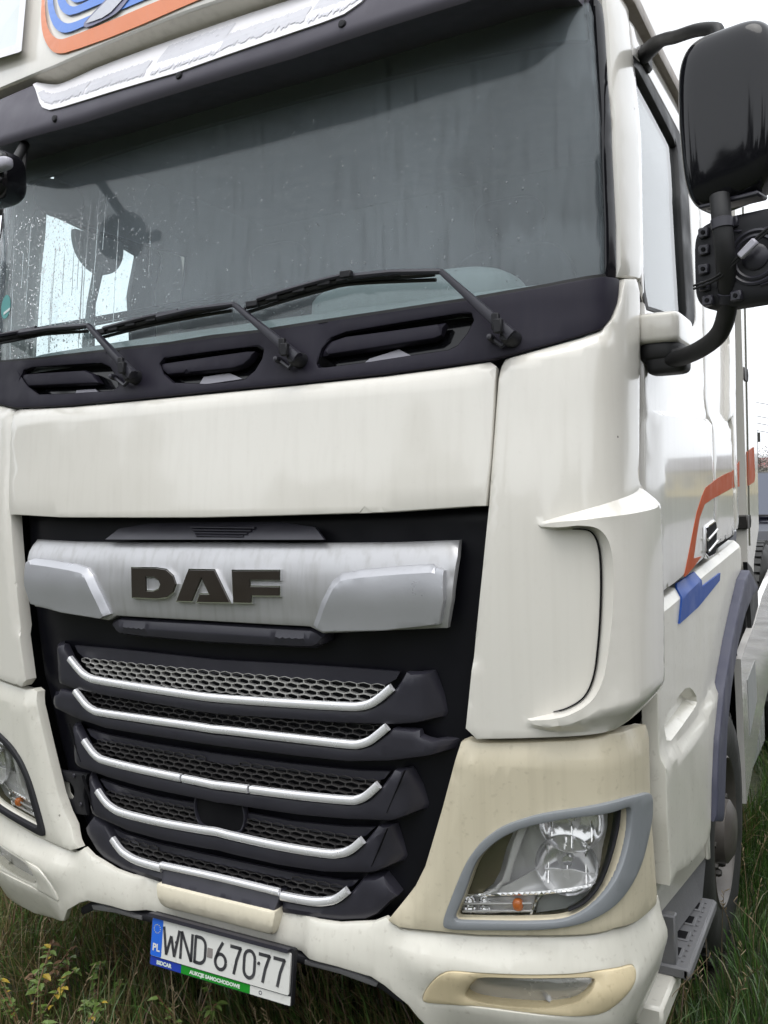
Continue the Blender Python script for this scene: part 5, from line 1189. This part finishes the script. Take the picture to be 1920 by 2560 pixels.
# grass blades
am, t, n, bs = nodes_mat('grass_blades'); at_ = n.new('ShaderNodeAttribute'); at_.attribute_name = 'Col'
t.links.new(at_.outputs['Color'], bs.inputs['Base Color']); bs.inputs['Roughness'].default_value = .42; bs.inputs['Specular IOR Level'].default_value = .5
tl_ = n.new('ShaderNodeBsdfTranslucent'); t.links.new(at_.outputs['Color'], tl_.inputs[0]); mxs = n.new('ShaderNodeMixShader'); mxs.inputs[0].default_value = .25
t.links.new(bs.outputs[0], mxs.inputs[1]); t.links.new(tl_.outputs[0], mxs.inputs[2]); t.links.new(mxs.outputs[0], n['Material Output'].inputs[0])
def grass(name, label, N, xr, yr, hr, wr, cols, lean=.5, keep=None, seed=1):
    g = np.random.default_rng(seed); x = g.uniform(*xr, N); y = g.uniform(*yr, N)
    if keep is not None: k = keep(x, y, g); x, y = x[k], y[k]
    N = len(x); h = g.uniform(*hr, N)*g.uniform(.6, 1, N); wd = g.uniform(*wr, N); a = g.uniform(0, 2*math.pi, N); la = g.uniform(0, 2*math.pi, N)
    # tufts share a lean direction
    la = la*.4+3*np.sin(x*3.1+1.7*np.cos(y*2.3)); ln = g.uniform(.1, 1, N)*lean
    px, py = np.cos(a)*wd/2, np.sin(a)*wd/2; V = np.zeros((N, 7, 3)); 
    for i, (f, wf) in enumerate(((0, 1), (.4, .9), (.75, .6))):
        cx_ = x+np.cos(la)*ln*h*f**2; cy_ = y+np.sin(la)*ln*h*f**2; cz_ = h*(f-.28*ln*f**2)
        V[:, 2*i] = np.stack([cx_-px*wf, cy_-py*wf, cz_], 1); V[:, 2*i+1] = np.stack([cx_+px*wf, cy_+py*wf, cz_], 1)
    V[:, 6] = np.stack([x+np.cos(la)*ln*h*1.05, y+np.sin(la)*ln*h*1.05, h*(1-.42*ln)], 1)
    base = np.arange(N)[:, None]*7
    q = np.concatenate([base+[0, 1, 3, 2], base+[2, 3, 5, 4]]); tr = base+[4, 5, 6]
    me = bpy.data.meshes.new(name); nv = N*7; me.vertices.add(nv); me.vertices.foreach_set('co', V.reshape(-1).astype('f'))
    li = np.concatenate([q.ravel(), tr.ravel()]); me.loops.add(len(li)); me.loops.foreach_set('vertex_index', li.astype('i'))
    st_ = np.concatenate([np.arange(len(q))*4, len(q)*4+np.arange(len(tr))*3]); me.polygons.add(len(st_)); me.polygons.foreach_set('loop_start', st_.astype('i'))
    me.update(calc_edges=True); me.validate()
    ca = me.color_attributes.new('Col', 'FLOAT_COLOR', 'POINT'); cols = np.array(cols); wts = cols[:, 3]/cols[:, 3].sum(); ci = g.choice(len(cols), N, p=wts)
    c = cols[ci, :3]*g.uniform(.65, 1.35, N)[:, None]; c = np.repeat(np.concatenate([c, np.ones((N, 1))], 1), 7, 0); ca.data.foreach_set('color', c.ravel().astype('f'))
    me.materials.append(am); o = bpy.data.objects.new(name, me); link(o); return tag(o, label, 'grass', kind='stuff')
green = [(.045, .10, .020, 4), (.075, .15, .03, 3), (.03, .065, .016, 4), (.17, .15, .08, .9), (.12, .14, .045, 1)]
dry = [(.16, .12, .055, 2.2), (.22, .17, .08, 1.6), (.10, .13, .035, 3.4), (.07, .14, .03, 3.4), (.12, .065, .04, 1.4), (.30, .25, .14, .8)]
kp = lambda x, y, g: ~((abs(abs(x)-1.1) < .16) & (abs(y-1.7) < .42))
grass('dry_grass', 'long brownish wet grass in front of and under the bumper', 46000, (-3.2, 1.2), (-1.0, 3.2), (.16, .46), (.003, .007), dry, .8, kp, 3)
grass('dry_grass_far', 'brownish grass beyond the far side of the truck', 14000, (-7, -1.2), (1, 8), (.15, .4), (.004, .009), dry, .8, None, 4)
grass('green_grass', 'bright green wet grass beside the front wheel', 52000, (1.15, 4.2), (-.9, 4.9), (.08, .30), (.003, .007), green, .7, lambda x, y, g: kp(x, y, g) & ~((y > 4.2-.3*np.sin(x*5)) & (x > 1.75)), 5)
grass('verge_grass', 'green grass along the gravel track', 12000, (-.5, 1.75), (4.0, 12), (.08, .25), (.005, .010), green, .7, None, 6)
# seed-head stalks
b = Buf()
for _ in range(420):
    x, y = random.uniform(-2.6, 1.3), random.uniform(-.7, 1.6)
    if random.random() < .3: x, y = random.uniform(1.25, 2.4), random.uniform(-.3, 2.6)
    h = random.uniform(.3, .58); a = random.uniform(0, 6.3); ln = random.uniform(.05, .5)*h
    pts = [(x+math.cos(a)*ln*f*f, y+math.sin(a)*ln*f*f, h*(f-.15*f*f)) for f in (0, .4, .75, 1)]
    b.tube(pts, [.0014, .0012, .001, .0008], 4, False)
    for k in range(5):
        f = .8+.05*k; c = np.array([x+math.cos(a)*ln*f*f, y+math.sin(a)*ln*f*f, h*(f-.15*f*f)]); d_ = np.array([random.gauss(0, .010), random.gauss(0, .010), .014])
        b.tube([c, c+d_*.6, c+d_], [.0008, .0022, .0004], 4, False)
M['stalk'] = mat('dry_stalks', (.20, .15, .085), .6)
o = b.mk('seed_stalks', 'stalk', None, 0, fix=False); tag(o, 'thin dry seed stalks standing above the grass', 'grass', kind='stuff')
# broad-leaved weeds
M['weed'] = mat('weed_leaf', (.11, .17, .035), .45, var=.3, scale=20); M['weed_y'] = mat('weed_yellow_leaf', (.36, .26, .03), .5, var=.3, scale=20); M['weed_b'] = mat('weed_brown_leaf', (.15, .085, .04), .6, var=.3)
def weed(u, v, z, lab, mats, n=16, sp=.16, hh=.30):
    p = at_z(u, v, z); base = np.array([p[0], p[1], 0.]); w_ = empty('weed', tuple(base)); tag(w_, lab, 'weed', 'broad-leaved weeds in the grass')
    b = Buf(); rg = random.Random(u)
    leaves = []
    for k in range(4):
        a = rg.uniform(0, 6.3); tip = np.array([math.cos(a)*sp*.7, math.sin(a)*sp*.7, hh*rg.uniform(.7, 1.1)]); b.tube(crom([(0, 0, 0), tip*[.3, .3, .6], tip], 3), .0025, 5, False)
        for j in range(n//4):
            f = rg.uniform(.35, 1.05); leaves.append((tip*[f, f, min(1, .4+.6*f)], rg.uniform(0, 6.3), rg.uniform(.014, .034)))
    b.mk('stem', 'weed_b', w_, 40, fix=False)
    for c, a, s in leaves:
        d_ = np.array([math.cos(a), math.sin(a), rg.uniform(-.4, .5)]); d_ /= np.linalg.norm(d_); sd = np.cross(d_, (0, 0, 1)); sd /= np.linalg.norm(sd); up_ = np.cross(sd, d_)
        V = [c, c+d_*s*.35+sd*s*.42+up_*s*.1, c+d_*s*.6-up_*s*.05, c+d_*s*.35-sd*s*.42+up_*s*.1, c+d_*s*.8+sd*s*.30+up_*s*.06, c+d_*s*.8-sd*s*.30+up_*s*.06, c+d_*s*1.25-up_*s*.15]
        mk('leaf', V, [(0, 1, 2), (0, 2, 3), (1, 4, 2), (2, 5, 3), (2, 4, 6), (2, 6, 5)], rg.choice(mats), w_, 0)
weed(60, 2480, .28, 'green leafy weed at the lower left corner', ['weed', 'weed', 'weed', 'weed', 'weed_y'], 120, .26, .36)
weed(150, 2540, .30, 'yellow-leaved weed low on the left', ['weed_y', 'weed', 'weed'], 70, .18, .34)
weed(235, 2440, .28, 'small green weed left of the number plate', ['weed'], 60, .16, .3)
weed(470, 2490, .30, 'green weed just under the number plate', ['weed'], 44, .14, .34)
weed(90, 2400, .26, 'brown withered weed under the left fog lamp', ['weed_b', 'weed_b', 'weed'], 60, .18, .3)

# parked car behind the truck
M['carpaint'] = mat('dark_blue_car_paint', (.012, .013, .022), .15, coat=.8); M['carglass'] = mat('car_glass', (.05, .06, .09), .04, spec=.8)
car = empty('parked_car', (.75, 11.2, 0)); tag(car, 'dark blue car parked behind the truck, windscreen reflecting the sky', 'car')
b = Buf(); prof = [(-.95, .45), (-.98, .75), (-.93, 1.05), (-.85, 1.22), (-.1, 1.36), (2.9, 1.36), (3.0, .9), (2.95, .45)]
def extr(prof, hw, tap=1.0): 
    V = [(-hw*(tap if z > 1.2 else 1), y, z) for y, z in prof]+[(hw*(tap if z > 1.2 else 1), y, z) for y, z in prof]; k = len(prof)
    return V, [tuple(range(k)), tuple(range(2*k-1, k-1, -1))]+[(i, k+i, k+(i+1) % k, (i+1) % k) for i in range(k)]
b.add(*extr(prof, .93, .95)); b.mk('car_body', 'carpaint', car, 30)
b = Buf(); b.add(*extr([(-.15, 1.36), (.65, 1.98), (2.6, 1.96), (2.9, 1.36)], .80, .93)); b.mk('cabin', 'carpaint', car, 30)
V = [(-.74, -.10, 1.385), (.74, -.10, 1.385), (.66, .60, 1.95), (-.66, .60, 1.95)]; b = Buf(); b.add([(x, y-.015, z+.012) for x, y, z in V]+V, [(0, 1, 2, 3), (7, 6, 5, 4), (0, 4, 5, 1), (1, 5, 6, 2), (2, 6, 7, 3), (3, 7, 4, 0)]); b.mk('windscreen', 'carglass', car, 0)
b = Buf(); b.box((0, -.985, .93), (.70, .02, .012)); b.box((0, -.985, .99), (.75, .02, .012)); b.box((0, -.99, .82), (.60, .012, .008)); b.mk('chrome_grille_bar', 'chrome', car)
for s_ in (-1, 1):
    b = Buf(); b.rbox((s_*.74, -.90, .98), (.16, .08, .07), .6, 20, 12); b.mk('headlight', 'lens', car)
    for y in (-.35, 2.2): b = Buf(); b.lathe([(.2, .1), (.34, .1), (.36, .05), (.36, -.05), (.34, -.1), (.2, -.1), (.2, .1)], (s_*.86, y, .36), (1, 0, 0), 28); b.mk('wheel', 'tyre', car)
b = Buf(); b.tube([(-.6, -.12, 1.40), (0, -.15, 1.39), (.6, -.12, 1.40)], .012, 6); b.mk('wiper', 'rubber', car)

# far building, trees, pole and wires
def far(u, dist, z=0): d = ray(u, 1200); d = d/np.hypot(d[0], d[1]); return np.array([CAM[0]+d[0]*dist, CAM[1]+d[1]*dist, z])
M['brick'] = mat('far_wall', (.42, .38, .33), .8, var=.2); M['redroof'] = mat('red_roof', (.22, .05, .045), .6, var=.2); M['winfar'] = mat('far_window', (.04, .05, .06), .1)
def house(name, c, rz, hx, hy, hw, hr, lab, wallm, roofm):
    o = empty(name, tuple(c)); o.rotation_euler.z = rz; tag(o, lab, 'house')
    b = Buf(); b.box((0, 0, hw/2), (hx, hy, hw/2)); b.mk('wall', wallm, o, 0)
    b = Buf(); e_ = .5; V = [(-hx-e_, -hy-e_, hw), (hx+e_, -hy-e_, hw), (hx+e_, hy+e_, hw), (-hx-e_, hy+e_, hw), (-hx-e_, 0, hw+hr), (hx+e_, 0, hw+hr)]; b.add(V, [(0, 1, 5, 4), (2, 3, 4, 5), (0, 4, 3), (1, 2, 5), (3, 2, 1, 0)]); b.mk('roof', roofm, o, 0)
    for x in np.linspace(-hx*.7, hx*.7, 4):
        for y in (-hy-.02, hy+.02):
            b = Buf(); b.box((x, y, hw*.55), (.55, .03, .6)); wn = b.mk('window', 'winfar', o, 0)
            b = Buf(); b.box((x, y*1.003, hw*.55), (.03, .04, .6)); b.box((x, y*1.003, hw*.55-.62), (.62, .06, .03)); b.mk('window_frame', 'white_strip', wn, 0)
    return o
house('house', far(1935, 85), .3, 9, 5, 2.5, .9, 'low far house with a dull red roof behind the car', 'brick', 'redroof')
M['barn'] = mat('barn_boards', (.20, .165, .165), .8, var=.2, streak=.3); M['barn_roof'] = mat('barn_roof', (.12, .11, .11), .7, var=.2)
M['yellow_wall'] = mat('yellow_wall', (.55, .45, .22), .8, var=.15)
house('house', (17, 95, 0), .2, 6, 4, 2.6, 1.4, 'yellow house standing off to the truck\'s side, outside the view', 'yellow_wall', 'barn_roof')
M['bark'] = mat('bark', (.06, .05, .04), .9, var=.3, bump=.4); 
lm, t, n, bs = nodes_mat('tree_leaves'); at2 = n.new('ShaderNodeAttribute'); at2.attribute_name = 'Col'; t.links.new(at2.outputs['Color'], bs.inputs['Base Color']); bs.inputs['Roughness'].default_value = .6
def tree(c, h, cr, lab, seed, nl=2600, colr=(.05, .065, .03), bare=False):
    rg = np.random.default_rng(seed); o = empty('tree', tuple(c)); tag(o, lab, 'tree', 'trees around the yard'); b = Buf(); tips = []
    b.tube([(0, 0, 0), (0.05*h*.1, 0, h*.3), (0, .1, h*.6), (.05, 0, h*.9)], [h*.022, h*.017, h*.010, h*.003], 8)
    for k in range(26):
        z = h*rg.uniform(.28, .85); a = rg.uniform(0, 6.3); L = cr*rg.uniform(.6, 1.05)*(1.15-z/h*.75); e_ = np.array([math.cos(a)*L, math.sin(a)*L, z+L*rg.uniform(.2, .7)]); m_ = np.array([math.cos(a)*L*.5, math.sin(a)*L*.5, z+L*.2])
        b.tube([(0, 0, z), m_, e_], [h*.007, h*.004, h*.0015], 5); tips += [m_, e_, (m_+e_)/2]
    b.mk('trunk', 'bark', o, 40)
    tips = np.array(tips); idx = rg.integers(0, len(tips), nl); P = tips[idx]+rg.normal(0, cr*.16, (nl, 3)); s = rg.uniform(.5, 1.2, nl)*h*.016
    d1 = rg.normal(size=(nl, 3)); d1 /= np.linalg.norm(d1, axis=1)[:, None]; d2 = np.cross(d1, rg.normal(size=(nl, 3))); d2 /= np.linalg.norm(d2, axis=1)[:, None]
    V = np.stack([P-d1*s[:, None], P+d2*s[:, None]*.6, P+d1*s[:, None], P-d2*s[:, None]*.6], 1).reshape(-1, 3); F = np.arange(nl*4).reshape(-1, 4)
    cw_ = mk('crown', V, F, lm, o, 0); ca = cw_.data.color_attributes.new('Col', 'FLOAT_COLOR', 'POINT'); c_ = np.array(colr)*rg.uniform(.6, 1.5, nl)[:, None]; ca.data.foreach_set('color', np.repeat(np.concatenate([c_, np.ones((nl, 1))], 1), 4, 0).ravel().astype('f'))
    return o
tree(far(1900, 70), 3.7, 1.6, 'thin half-bare tree beside the far red-roofed house', 1, 900, (.20, .19, .17))  # leaf colour greyed and paled to paint in distance haze
tree(far(1925, 74), 3.9, 1.8, 'greyish tree at the right edge above the far roof', 2, 1000, (.22, .21, .19))  # same haze mixed into this crown's colour
tree((18, 22, 0), 9, 3.0, 'tall green tree past the yellow house', 3)
tree((22, 8, 0), 8, 3.0, 'round green tree off to the right of the truck', 4)
pp = far(1892, 62); b = Buf(); b.tube([(0, 0, 0), (0, 0, 4.7)], [.13, .10], 8); b.box((0, 0, 4.3), (.25, .12, .3)); o = b.mk('utility_pole', 'steel_dark'); o.location = pp; tag(o, 'dark utility pole behind the truck at the right edge', 'pole')
for k, (va, vb) in enumerate(((1015, 1030), (1032, 1048), (1055, 1062), (985, 992))):
    d0, d1 = ray(1700, va-30), ray(2100, vb+40); A0, A1 = CAM+d0/np.linalg.norm(d0)*58, CAM+d1/np.linalg.norm(d1)*46
    b = Buf(); b.tube([A0*(1-f)+A1*f+np.array([0, 0, -1.2*4*f*(1-f)*.25]) for f in np.linspace(0, 1, 12)], .018, 5); o = b.mk('power_line', 'rubber'); tag(o, ('topmost', 'second', 'third', 'lowest')[(1, 2, 3, 0)[k]]+' of the thin power lines crossing the sky at the right', 'wire', 'power lines')

# unseen grey building added to shade the truck's side and darken its reflections
bn = empty('barn', (11.5, 2.0, 0)); tag(bn, 'long grey boarded barn beside the yard, outside the view', 'barn')
b = Buf(); b.box((0, 0, 2.4), (2.5, 7, 2.4)); b.mk('wall', 'barn', bn, 0)
b = Buf(); b.add([(-3, -7.4, 4.7), (3, -7.4, 4.7), (3, 7.4, 4.7), (-3, 7.4, 4.7), (0, -7.4, 6.4), (0, 7.4, 6.4)], [(0, 4, 5, 3), (1, 2, 5, 4), (0, 1, 4), (2, 3, 5), (0, 3, 2, 1)]); b.mk('roof', 'barn_roof', bn, 0)
for y in (-4, 1, 5): b = Buf(); b.box((-2.53, y, 1.5), (.04, 1.3, 1.5)); b.mk('door', 'barn_roof', bn, 0)
# unseen wood added behind the camera to darken what the truck mirrors
rg = np.random.default_rng(11); nl = 34000; an = rg.uniform(math.pi*.86, math.pi*2.12, nl); rad = rg.uniform(27, 34, nl)
hgt = 7.5+2.2*np.sin(an*9)+1.5*np.sin(an*23+1)+1.0*np.sin(an*51)
P = np.stack([1.8+rad*np.cos(an), rad*np.sin(an), rg.uniform(.02, 1, nl)**.8*hgt], 1); s_ = rg.uniform(.25, .55, nl)
d1 = rg.normal(size=(nl, 3)); d1 /= np.linalg.norm(d1, axis=1)[:, None]; d2 = np.cross(d1, rg.normal(size=(nl, 3))); d2 /= np.linalg.norm(d2, axis=1)[:, None]
V = np.stack([P-d1*s_[:, None], P+d2*s_[:, None]*.6, P+d1*s_[:, None], P-d2*s_[:, None]*.6], 1).reshape(-1, 3)
wd_ = mk('far_wood', V, np.arange(nl*4).reshape(-1, 4), lm, None, 0); ca = wd_.data.color_attributes.new('Col', 'FLOAT_COLOR', 'POINT')
c_ = np.array((.045, .055, .028))*rg.uniform(.6, 1.5, nl)[:, None]; ca.data.foreach_set('color', np.repeat(np.concatenate([c_, np.ones((nl, 1))], 1), 4, 0).ravel().astype('f'))
tag(wd_, 'dark wood ringing the yard in front of the truck', 'wood', kind='stuff')
